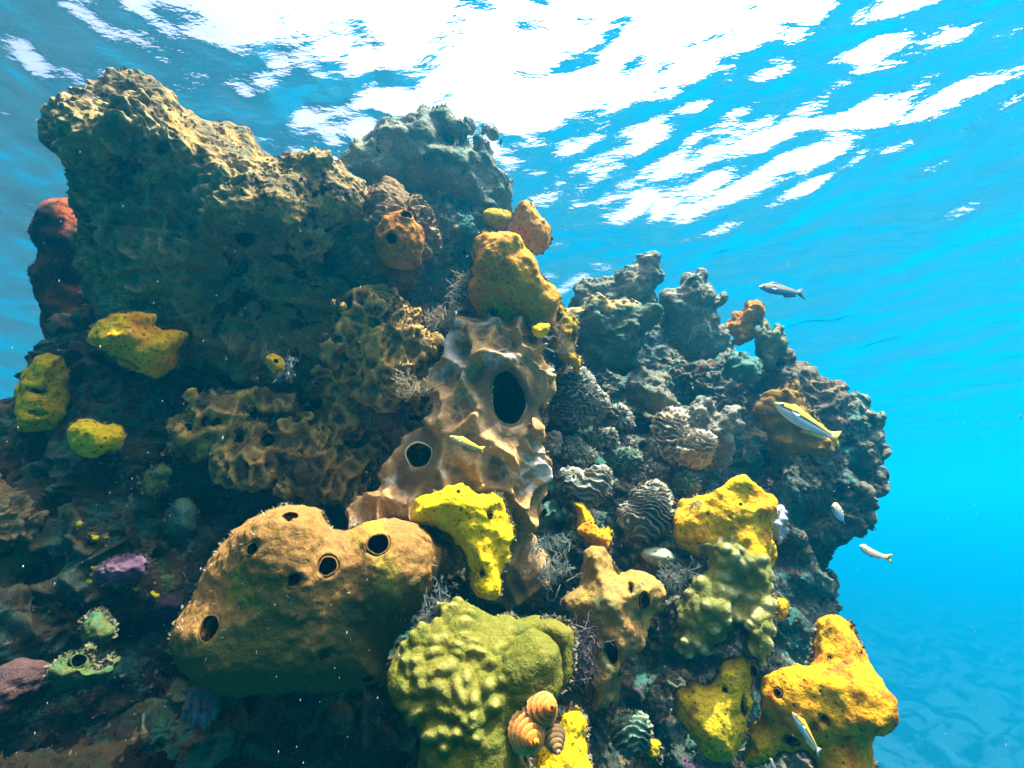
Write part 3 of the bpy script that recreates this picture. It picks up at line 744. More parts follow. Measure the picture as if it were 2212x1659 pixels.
# ------------------------------------------------------------------ foreground: big brown sponge, drip sponge, green corals
def brown_feat(v, s, f):  # dark green lower half: algal film with the shaded side painted in
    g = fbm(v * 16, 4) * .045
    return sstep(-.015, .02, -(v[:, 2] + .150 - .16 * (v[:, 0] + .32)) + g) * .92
def brown_disp(v, n):
    d1, d2, r = worley(v * 52)
    up = sstep(-.3, -.12, v[:, 2])
    return .004 * fbm(v * 11, 3) + (.0022 + .0035 * up) * (np.maximum(0, .8 - d1) ** 1.4 - .2) + .0015 * fbm(v * 60, 2)
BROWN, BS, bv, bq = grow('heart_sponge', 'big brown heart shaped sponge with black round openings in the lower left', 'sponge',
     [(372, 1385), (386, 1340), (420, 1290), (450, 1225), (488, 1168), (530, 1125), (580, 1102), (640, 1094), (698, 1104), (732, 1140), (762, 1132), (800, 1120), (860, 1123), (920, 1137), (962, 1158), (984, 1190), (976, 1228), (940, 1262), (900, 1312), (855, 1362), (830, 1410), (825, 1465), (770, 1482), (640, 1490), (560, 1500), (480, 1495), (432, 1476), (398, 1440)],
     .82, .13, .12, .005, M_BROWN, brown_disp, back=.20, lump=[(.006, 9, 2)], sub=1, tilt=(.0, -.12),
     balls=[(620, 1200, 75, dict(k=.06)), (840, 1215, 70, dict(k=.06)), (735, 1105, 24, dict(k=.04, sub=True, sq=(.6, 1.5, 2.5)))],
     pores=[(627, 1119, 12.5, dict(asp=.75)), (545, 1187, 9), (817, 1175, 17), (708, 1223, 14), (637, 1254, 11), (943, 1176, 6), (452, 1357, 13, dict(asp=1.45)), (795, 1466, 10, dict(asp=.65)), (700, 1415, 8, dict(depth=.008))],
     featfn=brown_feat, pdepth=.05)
hs = np.random.RandomState(4); P, F = [], []
hn = vnormals(bv, bq); hk = hs.choice(np.where((hn[:, 1] < -.1) & (bv[:, 2] > -.2))[0], 110)
for i in hk:
    p, n = bv[i], hn[i] + hs.normal(0, .45, 3); L_ = hs.uniform(.005, .014); b0 = len(P)
    s1 = np.cross(n, [.2, .5, .8]); s1 /= np.linalg.norm(s1)
    for q_ in range(3):
        P.append(p + .00045 * (s1 * math.cos(2.1 * q_) + np.cross(n, s1) * math.sin(2.1 * q_)))
    P.append(p + n * L_ / np.linalg.norm(n)); F += [(b0, b0 + 1, b0 + 3), (b0 + 1, b0 + 2, b0 + 3), (b0 + 2, b0, b0 + 3)]
hair = add_mesh('bristles', np.array(P), np.array(F), flat_mat('white_bristle', (.55, .55, .42)), BROWN); hair['kind'] = 'stuff'
grow('drip_sponge', 'yellow sponge shaped like a dripping hook over the right end of the brown sponge', 'sponge',
     [(893, 1108), (905, 1076), (950, 1056), (990, 1048), (1040, 1056), (1075, 1066), (1090, 1082), (1090, 1110), (1112, 1140), (1110, 1165), (1095, 1188), (1086, 1230), (1080, 1275), (1060, 1294), (1022, 1276), (1015, 1230), (1003, 1182), (980, 1152), (945, 1130), (912, 1130)],
     .84, .05, .045, .004, M_YEL, conules(.005, 48, .006, 14), back=.10, lump=[(.010, 18, 2)], pores=[(1060, 1112, 4), (990, 1062, 4), (1040, 1238, 4)])
def green_disp(v, n):
    x, y = proj(v)
    m = 1 - sstep(.75, 1.15, np.hypot((x - 975) / 125, (y - 1470) / 190)); k = np.exp(-(np.hypot(x - 1143, y - 1430) / 60) ** 4)
    d1, f1 = mounds(.010, 47, 0.)(v * np.array([1., 1., 1.15]), n)
    d0 = .007 * fbm(v * 10, 3) + .0012 * fbm(v * 60, 2) + .0006 * perlin(v * 330)
    return d0 + d1 * (.12 + .88 * m) * (1 - .8 * k), np.clip(f1 * (.2 + .8 * m) + .5 * k * sstep(-.2, .8, n[:, 2]) * 0, 0, 1)
grow('mound_coral', 'green lumpy coral with a tall knob at the bottom centre of the reef', 'coral',
     Z6([(372, 1055), (400, 1000), (450, 960), (540, 895), (600, 835), (700, 820), (742, 750), (735, 695), (800, 668), (900, 682), (960, 722), (1100, 742), (1240, 732), (1380, 752), (1440, 812), (1452, 900), (1432, 1100), (1390, 1240), (1300, 1400), (1220, 1560), (1220, 1850), (510, 1850), (520, 1560), (540, 1420), (528, 1310), (425, 1200)]),
     .66, .055, .05, .0035, M_GREEN, green_disp, back=.12, lump=[(.008, 13, 2)], sub=1, tilt=(.0, -.05),
     balls=[(1165, 1500, 66, dict(k=.02, sub=True, sq=(.9, 1.7, 1.1))), (1140, 1450, 54, dict(k=.006, w=.060, sq=(1, 1.1, 1.2))), (1148, 1402, 26, dict(k=.025, w=.080)), (985, 1330, 28, dict(k=.03)), (930, 1450, 60, dict(k=.05, sq=(1, 1, .6))), (1000, 1560, 62, dict(k=.05, sq=(1, 1.3, .6)))])
grow('lobe_sponge', 'bright yellow sponge lobe at the bottom edge behind the orange spiral worms', 'sponge',
     Z6([(1480, 1278), (1530, 1312), (1550, 1400), (1545, 1500), (1590, 1660), (1600, 1850), (1190, 1850), (1205, 1600), (1290, 1480), (1380, 1400), (1405, 1312)]), .66, .04, .04, .0035, M_YEL, conules(.004, 60, .004, 18), back=.12, lump=[(.006, 24, 2)])
def ob_feat(v, s, f): return np.zeros(len(v))
grow('vase_sponge', 'orange brown sponge with two gaping side openings right of the green lumpy coral', 'sponge',
     Z6([(1515, 470), (1512, 400), (1560, 322), (1640, 322), (1690, 390), (1750, 452), (1880, 450), (1960, 480), (2010, 540), (2020, 600), (1990, 680), (1930, 740), (1910, 860), (1850, 950), (1770, 1000), (1740, 1150), (1700, 1300), (1620, 1358), (1550, 1330), (1540, 1250), (1560, 1100), (1600, 960), (1560, 860), (1450, 740), (1390, 640), (1480, 560)]),
     .86, .085, .075, .0045, reef_mat('vase_flesh', (.30, .155, .05), (.24, .15, .04), (.36, .25, .03), s=10, bump=.45, pores=.4, pore_s=110, patch=(.11, .12, .045), patch_at=(.52, .60), patch_s=7), conules(.005, 42, .006, 12), back=.15, lump=[(.012, 14, 2)],
     pores=[(721 + 1905 * KZ, 1073 + 640 * KZ, 9, dict(asp=1.5, rim=.6)), (721 + 1695 * KZ, 1073 + 945 * KZ, 14, dict(asp=1.4, rim=.5)), (721 + 1815 * KZ, 1073 + 556 * KZ, 5, dict(asp=2.2, rim=.6))])

# ------------------------------------------------------------------ right: lettuce corals, yellow sponges, mound coral
LG = 'lettuce corals on the right side of the reef'
def lettuce(label, outline, d, T, mat, k, a, up=(.25, .3, 1.), wf=16, warp=3.2, h=.004, **kw):
    return grow('lettuce_coral', label, 'coral', outline, d, T, T * 1.0, h, mat, ruffle(a, k, warp, wf, up), back=T * 2, group=LG, **kw)
lettuce('large round lettuce coral with fine pale ridges right of the barrel sponge mouth', Z3([(130, 1000), (200, 905), (260, 882), (340, 900), (400, 990), (470, 1080), (460, 1150), (420, 1220), (330, 1240), (240, 1250), (150, 1200), (120, 1100)]), 1.20, .07, M_LEAF, 300, .012, (.5, .3, 1), 22, 5.5)
lettuce('bowl shaped lettuce coral standing above the small yellow tube sponge', ZB([(565, 350), (600, 252), (700, 232), (830, 290), (900, 242), (1000, 217), (1070, 260), (1075, 370), (1060, 470), (950, 550), (820, 578), (680, 530), (590, 440)]), 1.08, .06, M_LEAF, 290, .011, (.15, .2, 1), 18, 4)
lettuce('heart shaped lettuce coral with long level ridges left of the yellow sponge', ZB([(1155, 660), (1250, 592), (1310, 570), (1302, 462), (1400, 432), (1470, 372), (1560, 362), (1640, 470), (1690, 570), (1710, 680), (1680, 800), (1590, 890), (1420, 973), (1310, 958), (1262, 890), (1262, 840), (1180, 780)]), 1.03, .06, M_LEAF, 310, .011, (.28, .3, 1), 16, 4.2)
lettuce('pale cream ruffled lettuce coral in the middle of the right reef', Z3([(780, 1200), (850, 1148), (940, 1180), (960, 1260), (990, 1300), (1060, 1282), (1120, 1310), (1130, 1380), (1080, 1470), (1000, 1500), (940, 1480), (800, 1440), (752, 1370), (790, 1290)]), 1.16, .06, M_LEAFP, 230, .016, (.7, .3, .8), 20, 4.5)
lettuce('small teal lettuce coral at the bottom beside the tiny yellow sponge', Z6([(1700, 1450), (1730, 1370), (1800, 1332), (1890, 1340), (1920, 1420), (1905, 1500), (1840, 1560), (1760, 1540)]), .80, .04, M_TEAL, 330, .012, (-.2, .2, 1), 20, 3.5, h=.003)
lettuce('small dark lettuce coral just below the large round one', Z3([(200, 1450), (240, 1390), (330, 1380), (380, 1420), (350, 1490), (260, 1500)]), 1.17, .035, M_LEAF, 330, .010, (.5, .2, 1), 25, 5)
lettuce('little dark whorled lettuce coral between the large round one and the pale cream one', Z3([(530, 1370), (560, 1310), (620, 1300), (660, 1350), (650, 1400), (580, 1420)]), 1.22, .03, M_LEAF, 330, .009, (.2, .2, 1), 25, 5)
for i, (x, y, r, dd) in enumerate([(1243, 978, 27, 1.14), (1352, 992, 25, 1.17), (1300, 948, 20, 1.18), (1408, 1022, 19, 1.13), (1480, 1048, 23, 1.12), (1192, 962, 18, 1.12), (1340, 905, 20, 1.24)]):
    ang = np.linspace(0, 6.28, 10)[:-1]; rr = r * (1 + .25 * np.sin(ang * 2 + i) + .16 * np.cos(ang * 3 + 2 * i))
    grow('lettuce_coral', 'small ruffled lettuce coral on the dark rock among the larger lettuce corals', 'coral', [(x + a * math.cos(t) * 1.2, y + a * math.sin(t)) for a, t in zip(rr, ang)],
         dd, .022, .025, .004, (M_LEAF, M_TEAL, M_LEAFP)[i % 3] if i != 2 else M_LEAF, ruffle(.014, 300, 6.0, 26, (.5 - .3 * (i % 3), .2, 1.)), back=.10, lump=[(.010, 30, 2)], group=LG)
grow('flower_coral', 'small mint green ragged coral beside the foot of the barrel sponge', 'coral', ZB([(370, 620), (450, 562), (580, 620), (670, 690), (660, 742), (560, 705), (490, 770), (410, 745)]), 1.05, .03, .025, .0035, M_TEAL, pits(.008, 50, .010, 30), back=.09, lump=[(.012, 30, 2)])
grow('tube_sponge', 'small yellow tube sponge under the bowl shaped lettuce coral', 'sponge', ZB([(700, 560), (830, 560), (905, 700), (965, 850), (740, 835), (772, 690)]), 1.02, .035, .035, .0035, M_YEL, conules(.002, 60, .004, 18), back=.09)
grow('crust_sponge', 'yellow tufted sponge just below the small yellow tube sponge', 'sponge', ZB([(740, 850), (830, 802), (950, 840), (1080, 890), (1105, 970), (1062, 1088), (960, 1010), (800, 930)]), .97, .035, .03, .0035, M_YELO, pits(.006, 50, .008, 28), back=.09, lump=[(.010, 30, 2)])
def star_disp(v, n):
    d1, d2, _ = worley(v * 75); m = 1 - sstep(.13, .3, d1)
    return .002 * fbm(v * 14, 2) - .0025 * m, m * .9
grow('star_coral', 'pale mint coral ball dotted with dark specks beside the yellow pored sponge', 'coral', ZB([(1385, 1095), (1430, 1025), (1620, 1012), (1700, 1060), (1740, 1130), (1690, 1210), (1550, 1212), (1440, 1150)]), .97, .04, .04, .003, M_STAR, star_disp, back=.06)
grow('dome_coral', 'dark boulder coral under the pale speckled coral ball', 'coral', [(1360, 1240), (1385, 1190), (1450, 1185), (1500, 1210), (1500, 1260), (1420, 1290)], 1.02, .05, .05, .005, M_KNOB, rough(.008, 22, 4), back=.1, turf=.5)
grow('lobe_sponge', 'bright yellow pored sponge behind the top of the green mound coral on the right', 'sponge',
     [(1450, 1132), (1468, 1102), (1490, 1082), (1540, 1062), (1580, 1032), (1610, 1028), (1640, 1058), (1666, 1085), (1672, 1150), (1672, 1235), (1655, 1255), (1600, 1240), (1540, 1215), (1495, 1200), (1466, 1178)],
     .98, .075, .065, .0045, M_YELO, conules(.005, 48, .007, 13), back=.14, lump=[(.012, 15, 2)], pores=[(1575, 1118, 3), (1530, 1110, 4, dict(asp=.6)), (1600, 1090, 3)])
def mc(v, n):
    d, f = mounds(.009, 40, .004, .9)(v, n); return d, f
grow('mound_coral', 'pale green lumpy coral draped over the right side with a dark hollow in its face', 'coral',
     Z7([(502, 298), (560, 262), (660, 228), (780, 218), (840, 280), (920, 360), (950, 440), (970, 560), (1008, 640), (1000, 760), (1000, 860), (970, 960), (930, 1070), (885, 1125), (895, 1050), (830, 960), (805, 850), (790, 760), (730, 850), (620, 945), (480, 988), (402, 968), (375, 850), (402, 700), (470, 590), (510, 502), (590, 462), (612, 400), (545, 345)]),
     .90, .06, .05, .004, M_PALEG, mc, back=.10, lump=[(.010, 13, 2)], sub=1, smooth=2,
     balls=[(1322 + 830 * KZ, 1073 + 590 * KZ, 34, dict(k=.03, sub=True, sq=(.9, 1.2, 1)))])
grow('lobe_sponge', 'small round orange yellow sponge on the right flank of the pale green lumpy coral', 'sponge', Z7([(985, 612), (1060, 612), (1085, 662), (1070, 730), (1010, 760), (985, 700)]), .96, .03, .03, .0035, M_YELO, conules(.002, 70, .003, 20), back=.08)
grow('lobe_sponge', 'olive yellow sponge hanging below the pale green lumpy coral', 'sponge',
     Z7([(367, 1190), (440, 1140), (515, 1108), (535, 1142), (610, 1130), (642, 1000), (800, 972), (878, 1020), (870, 1080), (842, 1160), (832, 1260), (802, 1330), (800, 1450), (752, 1570), (622, 1608), (532, 1580), (492, 1450), (402, 1330)]),
     .86, .05, .045, .004, M_OLIVE, conules(.003, 60, .005, 14), back=.12, lump=[(.010, 15, 2)], pores=[(1322 + 690 * KZ, 1073 + 1178 * KZ, 4), (1322 + 800 * KZ, 1073 + 1270 * KZ, 7, dict(asp=2.2, rim=.4)), (1322 + 870 * KZ, 1073 + 1068 * KZ, 5, dict(asp=1.7))])
grow('ear_sponge', 'huge yellow ear shaped sponge at the lower right edge of the reef', 'sponge',
     Z7([(1257, 770), (1320, 723), (1428, 752), (1500, 880), (1560, 1000), (1610, 1140), (1640, 1240), (1668, 1320), (1640, 1400), (1625, 1500), (1625, 1660), (1620, 1900), (1260, 1900), (1240, 1620), (1180, 1545), (1050, 1570), (1000, 1622), (822, 1640), (812, 1590), (852, 1480), (822, 1440), (900, 1380), (958, 1330), (942, 1250), (932, 1190), (962, 1158), (1060, 1162), (1130, 1190), (1190, 1110), (1212, 1010), (1242, 900)]),
     .84, .055, .05, .0045, M_YELO, conules(.004, 50, .006, 13), back=.12, lump=[(.008, 12, 2), (.005, 26, 2)], sub=1,
     balls=[(1322 + 1010 * KZ, 1073 + 1200 * KZ, 22, dict(k=.03)), (1322 + 1330 * KZ, 1073 + 1250 * KZ, 50, dict(k=.05, sq=(1.6, .8, .7)))],
     pores=[(1322 + 1295 * KZ, 1073 + 1362 * KZ, 8), (1322 + 1237 * KZ, 1073 + 1398 * KZ, 6), (1322 + 1104 * KZ, 1073 + 1495 * KZ, 10, dict(asp=.65)), (1322 + 1013 * KZ, 1073 + 1197 * KZ, 5), (1322 + 1330 * KZ, 1073 + 985 * KZ, 3), (1322 + 1515 * KZ, 1073 + 945 * KZ, 4)])
grow('lobe_sponge', 'tiny yellow sponge beside the small teal lettuce coral near the bottom', 'sponge', Z6([(1900, 1520), (1955, 1470), (2010, 1510), (2000, 1600), (1935, 1605)]), .80, .025, .025, .003, M_YEL, conules(.004, 60, .004, 25), back=.08)
grow('tunicate_clump', 'bluish white bubbly growth at the right edge of the yellow pored sponge', 'tunicate', Z7([(955, 50), (1000, 25), (1050, 70), (1065, 150), (1050, 260), (1000, 280), (970, 180)]), 1.08, .03, .03, .004, reef_mat('bluish_white', (.42, .50, .52), (.36, .45, .48), (.5, .55, .55), s=30, bump=.3), mounds(.010, 45, .003), back=.06)

# ------------------------------------------------------------------ right ridge: knobby coral heads against the blue
RG = 'knobby coral heads along the right ridge'
def head(name, label, outline, d, T, mat, disp=None, h=.007, **kw):
    kw.setdefault('lump', [(.018, 12, 2), (.010, 28, 2)]); kw.setdefault('sub', 1)
    return grow(name, label, 'coral', outline, d, T, T * .9, h, mat, disp or rough(.012, 24, 4), back=kw.pop('back', T * 2), group=RG, turf=kw.pop('turf', .12), **kw)
head('knob_coral', 'low rounded grey coral head at the left end of the right ridge', Z3([(255, 560), (280, 420), (325, 348), (420, 352), (500, 330), (560, 380), (560, 560), (400, 640), (280, 640)]), 1.62, .08, M_KNOB)
head('knob_coral', 'tallest grey coral head with a dark knob at the peak of the right ridge', Z3([(455, 420), (480, 372), (535, 362), (542, 312), (600, 268), (650, 248), (688, 250), (682, 205), (730, 187), (780, 205), (818, 290), (828, 355), (790, 370), (772, 400), (785, 480), (740, 560), (560, 560), (470, 480)]), 1.60, .08, M_KNOB)
head('ledge_coral', 'flat topped tan ledge with a teal face in front of the grey heads', Z3([(205, 580), (262, 535), (330, 520), (368, 455), (450, 452), (490, 515), (560, 495), (620, 492), (720, 512), (800, 505), (800, 570), (760, 620), (725, 640), (690, 760), (640, 900), (520, 920), (440, 880), (300, 880), (270, 700), (230, 610)]), 1.42, .09, reef_mat('teal_tan', (.06, .13, .095), (.11, .17, .11), (.24, .22, .12), s=9, bump=.7, spot_at=(.56, .66)), back=.16, tilt=(0, -.05))
head('crust_sponge', 'tan ruffled crust along the top of the teal ledge', Z3([(205, 575), (262, 530), (330, 512), (368, 448), (450, 445), (490, 508), (560, 488), (620, 485), (720, 506), (722, 560), (640, 600), (480, 590), (330, 580), (250, 605)]), 1.40, .04, reef_mat('tan_crust', (.40, .29, .10), (.30, .24, .09), (.18, .17, .09), s=14, bump=.5), pits(.008, 40, .010, 22), h=.006, back=.08, turf=0)
head('knob_coral', 'dark bushy coral head with little knobs right of the tallest head', Z3([(790, 440), (830, 395), (920, 402), (945, 315), (985, 293), (1020, 312), (1042, 283), (1070, 302), (1088, 350), (1075, 375), (1120, 412), (1158, 478), (1188, 435), (1203, 452), (1188, 500), (1150, 530), (1135, 570), (1200, 650), (1220, 800), (1000, 850), (850, 750), (810, 560)]), 1.62, .09, M_KNOB, rough(.012, 20, 5))
head('finger_coral', 'orange brown coral with blunt fingers between the dark head and the green knobs', Z3([(1225, 556), (1245, 548), (1292, 552), (1345, 512), (1322, 497), (1332, 483), (1362, 497), (1395, 468), (1428, 492), (1420, 570), (1392, 610), (1400, 720), (1260, 740), (1225, 660)]), 1.66, .05, M_ORG, h=.006)
head('finger_coral', 'green coral with two round topped knobs on the right ridge', Z3([(1390, 595), (1420, 577), (1455, 592), (1482, 665), (1500, 642), (1522, 624), (1553, 642), (1548, 682), (1573, 742), (1550, 800), (1500, 880), (1420, 880), (1390, 740)]), 1.60, .06, reef_mat('green_knob', (.13, .16, .08), (.18, .20, .10), (.08, .13, .09), s=12, bump=.5), h=.006)
head('mound_coral', 'teal and tan coral mound below the green two knobbed coral', Z3([(1195, 880), (1240, 805), (1320, 793), (1420, 860), (1420, 960), (1200, 980)]), 1.55, .06, M_TEAL)
head('slope_coral', 'pale ragged coral slope running down to the right end of the ridge', Z3([(1400, 960), (1540, 805), (1570, 777), (1613, 800), (1622, 862), (1680, 858), (1740, 922), (1850, 962), (1912, 988), (1945, 1080), (1960, 1200), (1960, 1300), (1830, 1360), (1700, 1250), (1600, 1100), (1450, 1050)]), 1.62, .09, reef_mat('pale_slope', (.14, .12, .08), (.24, .19, .11), (.06, .06, .05), s=16, bump=.9, spot_at=(.5, .6)), pits(.014, 34, .018, 17), tilt=(0, -.1))
head('knob_coral', 'dark knobs at the far right end of the reef', Z3([(1950, 1090), (1975, 1050), (2010, 1040), (2048, 1072), (2062, 1118), (2090, 1142), (2130, 1152), (2152, 1138), (2180, 1162), (2188, 1220), (2155, 1242), (2180, 1300), (2208, 1360), (2180, 1420), (2120, 1480), (2000, 1450), (1945, 1250)]), 1.60, .07, M_KNOB, pits(.010, 34, .014, 20))
head('plate_coral', 'round olive orange coral plate behind the large yellow striped fish', ZC([(402, 695), (440, 582), (550, 505), (690, 402), (840, 420), (880, 560), (985, 700), (1000, 800), (1180, 950), (1258, 1010), (1200, 1148), (1080, 1218), (960, 1178), (750, 1178), (562, 1130), (482, 950), (432, 762)]), 1.36, .035, reef_mat('olive_plate', (.30, .18, .025), (.26, .17, .03), (.34, .22, .03), s=14, bump=.4), mounds(.006, 34, .006, .2), h=.006, back=.12, turf=0)
head('column_coral', 'grey green coral column with two pale knobs behind the pale lettuce coral', Z3([(900, 1100), (940, 1145), (1010, 1112), (1030, 1082), (1100, 1078), (1132, 1130), (1162, 1178), (1210, 1142), (1268, 1152), (1278, 1200), (1250, 1270), (1242, 1360), (1200, 1480), (1100, 1480), (980, 1300), (890, 1180)]), 1.32, .06, reef_mat('pale_column', (.16, .17, .13), (.24, .22, .16), (.09, .14, .11), s=12, bump=.6), h=.006)
head('mound_coral', 'brown lumpy mound above the pale cream lettuce coral', Z3([(600, 980), (650, 905), (760, 922), (850, 952), (868, 1050), (895, 1150), (800, 1200), (640, 1100)]), 1.34, .06, M_KNOB, rough(.012, 25, 4), h=.006)

# ------------------------------------------------------------------ fish
def fish_mat(name, back, stripe, belly, lo, hi, edge=.10):
    """colour bands along the body height (local Z), wavering slightly; scales as bump"""
    m, nt, b = new_mat(name); L = nt.links.new
    at = nd(nt, 'Attribute', attribute_name='feat')
    co = nd(nt, 'TexCoord').outputs['Object']
    n = noise(nt, co, 120, 3, .6)
    ad = nd(nt, 'Math', operation='MULTIPLY_ADD'); L(n, ad.inputs[0]); ad.inputs[1].default_value = .08; L(at.outputs['Fac'], ad.inputs[2])
    c = mixc(nt, ramp01(nt, ad.outputs[0], lo + .04 - edge / 2, lo + .04 + edge / 2), belly, stripe)
    c = mixc(nt, ramp01(nt, ad.outputs[0], hi + .04 - edge / 2, hi + .04 + edge / 2), c, back)
    L(c, b.inputs['Base Color']); b.inputs['Roughness'].default_value = .4; b.inputs['Specular IOR Level'].default_value = .4
    v = nd(nt, 'TexVoronoi'); v.inputs['Scale'].default_value = 420; L(co, v.inputs['Vector'])
    bp = nd(nt, 'Bump'); bp.inputs['Strength'].default_value = .25; bp.inputs['Distance'].default_value = .001
    L(v.outputs['Distance'], bp.inputs['Height']); L(bp.outputs[0], b.inputs['Normal'])
    return m
M_FIN = flat_mat('fin_membrane', (.34, .40, .36), .5, .3)
M_FINY = flat_mat('yellow_fin', (.62, .48, .06), .5, .3)
M_FIND = flat_mat('dark_fin', (.05, .07, .10), .5, .3)
M_EYE = flat_mat('fish_pupil', (.008, .008, .01), .15, .6)
M_IRIS = flat_mat('fish_iris', (.55, .50, .28), .3, .5)
def fish(label, p0, p1, d0, d1, deep, mat, finmat, tailmat, bend=0., group='wrasses swimming around the reef', roll=0., spread=1.):
    """p0 snout pixel, p1 tail-tip pixel, at camera depths d0, d1; deep = body height / length"""
    a = px3(*p0, d0); b = px3(*p1, d1); Lg = np.linalg.norm(b - a)
    X = (b - a) / Lg                                             # snout -> tail
    view = -(a + b) / 2; view /= np.linalg.norm(view)
    up = np.array([0, 0, 1.]); up = up - X * up.dot(X); 
    if np.linalg.norm(up) < .3: up = np.cross(view, X)
    up /= np.linalg.norm(up)
    side = np.cross(X, up)
    cr, sr = math.cos(roll), math.sin(roll); up, side = up * cr + side * sr, side * cr - up * sr
    Mx = np.stack([X, side, up], 1) * Lg
    prof = [(0, .004, 0), (.02, .09, -.004), (.06, .21, -.006), (.12, .34, -.004), (.2, .45, 0), (.3, .5, 0), (.42, .5, 0), (.55, .45, .002), (.66, .36, .004), (.75, .27, .006), (.81, .22, .006), (.845, .23, .006), (.86, .20, .006)]
    N = 20; V = []; ft = []
    bendf = lambda t: bend * max(0, t - .25) ** 2
    for t, r, o in prof:
        for k in range(N):
            an = 2 * math.pi * k / N; hz = r * deep; ww = hz * (.5 if t < .7 else .5 - 1.6 * (t - .7))
            V.append([t, ww * math.sin(an) + bendf(t), hz * math.cos(an) + o]); ft.append(.5 + .5 * math.cos(an))
    V.append([.865, bendf(.865), .006]); ft.append(.5)
    V.append([-.002, 0, 0]); ft.append(.5)
    V = np.array(V); nr = len(prof)
    Q = [(i * N + k, i * N + (k + 1) % N, (i + 1) * N + (k + 1) % N, (i + 1) * N + k) for i in range(nr - 1) for k in range(N)]
    T3 = [((nr - 1) * N + k, (nr - 1) * N + (k + 1) % N, nr * N, nr * N) for k in range(N)] + [((k + 1) % N, k, nr * N + 1, nr * N + 1) for k in range(N)]
    def W(P): return np.asarray(P) @ Mx.T + a
    root = bpy.data.objects.new('fish', None); C.objects.link(root)
    o = W([.45, 0, -.5 * deep]); root.location = o; root['_o'] = [float(x) for x in o]; root.empty_display_size = .01
    tag(root, label, 'fish', group)
    def part(nm, P, F, mt, ftt=None):
        bm_v = W(P); me = bpy.data.meshes.new(nm); me.from_pydata([tuple(x) for x in bm_v - o], [], [tuple(dict.fromkeys(f)) for f in F])
        me.polygons.foreach_set('use_smooth', np.ones(len(me.polygons), bool)); me.materials.append(mt)
        if ftt is not None:
            at = me.attributes.new('feat', 'FLOAT', 'POINT'); at.data.foreach_set('value', np.asarray(ftt, np.float32))
        ob = bpy.data.objects.new(nm, me); C.objects.link(ob); ob.parent = root; return ob
    part('body', V, [tuple(int(i) for i in f) for f in Q + T3], mat, ft)
    def fin(nm, outline, yfun, mt, th=.003):
        n = len(outline); P = [[x, yfun(x) + s * th, z] for s in (-1, 1) for x, z in outline]
        F = [tuple(range(n)), tuple(range(2 * n - 1, n - 1, -1))] + [(i, (i + 1) % n + 0, n + (i + 1) % n, n + i)[::-1] for i in range(n)]
        return part(nm, P, F, mt)
    hz = lambda t, s: s * deep * np.interp(t, [p[0] for p in prof], [p[1] for p in prof])
    ts = np.linspace(.24, .78, 14)
    fin('dorsal_fin', [(t, hz(t, .92)) for t in ts] + [(t + .015, hz(t, 1) + .045 * spread * (.6 + .4 * math.sin(7 * t)) * min(1, (t - .2) * 9)) for t in ts[::-1]], bendf, finmat)
    ts = np.linspace(.5, .78, 9)
    fin('anal_fin', [(t, hz(t, -.9)) for t in ts] + [(t + .02, hz(t, -1) - .035 * spread) for t in ts[::-1]], bendf, finmat)
    fin('tail_fin', [(.84, .19 * deep), (.9, .30 * deep + .01), (1.0, (.45 * deep + .03) * spread), (.965, .2 * deep), (.95, .005), (.965, -.2 * deep), (1.0, -(.45 * deep + .03) * spread), (.9, -.30 * deep - .01), (.84, -.17 * deep)], bendf, tailmat)
    for sgn in (-1, 1):
        P = [[.22, sgn * .24 * deep, -.02], [.24, sgn * .28 * deep, .015], [.30, sgn * .36 * deep, .010], [.315, sgn * .38 * deep, -.02], [.27, sgn * .33 * deep, -.035]]
        P = P + [[x, y + sgn * .004, z] for x, y, z in P]
        part('pectoral_fin', P, [(0, 1, 2, 3, 4), (9, 8, 7, 6, 5)] + [(i, (i + 1) % 5, 5 + (i + 1) % 5, 5 + i) for i in range(5)], M_FIN)
        def ball(c, r, fl):
            P = []; F = []
            for i in range(7):
                for k in range(10):
                    t = math.pi * i / 6; q = 2 * math.pi * k / 10
                    P.append([c[0] + r * math.sin(t) * math.cos(q), c[1] + sgn * fl * r * math.cos(t), c[2] + r * math.sin(t) * math.sin(q)])
            F = [(i * 10 + k, i * 10 + (k + 1) % 10, (i + 1) * 10 + (k + 1) % 10, (i + 1) * 10 + k) for i in range(6) for k in range(10)]
            return P, F
        e = part('eye', *ball((.095, sgn * .135 * deep, .08 * deep), .026, .5), M_IRIS)
        pu = part('pupil', *ball((.095, sgn * (.135 * deep + .004), .08 * deep), .019, .6), M_EYE); pu.parent = e
    return root
F_YBW = fish_mat('yellow_black_white_fish', (.78, .55, .01), (.02, .025, .035), (.62, .66, .60), .40, .60, .10)
F_YEL = fish_mat('yellow_fish', (.80, .55, .01), (.70, .45, .02), (.55, .52, .35), .30, .55)
F_BLUE = fish_mat('blue_grey_fish', (.08, .10, .06), (.42, .36, .10), (.10, .22, .34), .52, .66, .2)
F_PALE = fish_mat('pale_fish', (.75, .72, .50), (.60, .40, .05), (.70, .75, .80), .35, .6)
fish('large yellow backed fish with black stripe before the olive coral plate', ZC([(572, 620)])[0], ZC([(1262, 1060)])[0], 1.05, 1.12, .18, F_YBW, M_FINY, M_FINY, bend=.12)
fish('slim blue grey fish swimming alone in open water above the right ridge', Z3([(1405, 392)])[0], Z3([(1685, 436)])[0], 1.35, 1.42, .17, F_BLUE, M_FIND, M_FIND)
fish('little bright yellow fish in front of the spiny barrel sponge', (971, 942), (1044, 973), .80, .83, .17, F_YEL, M_FINY, M_FINY, bend=.1)
fish('dark striped fish with yellow back over the huge yellow ear sponge', Z7([(1098, 1315)])[0], Z7([(1285, 1585)])[0], .72, .74, .15, F_YBW, M_FINY, M_FIN, bend=-.05)
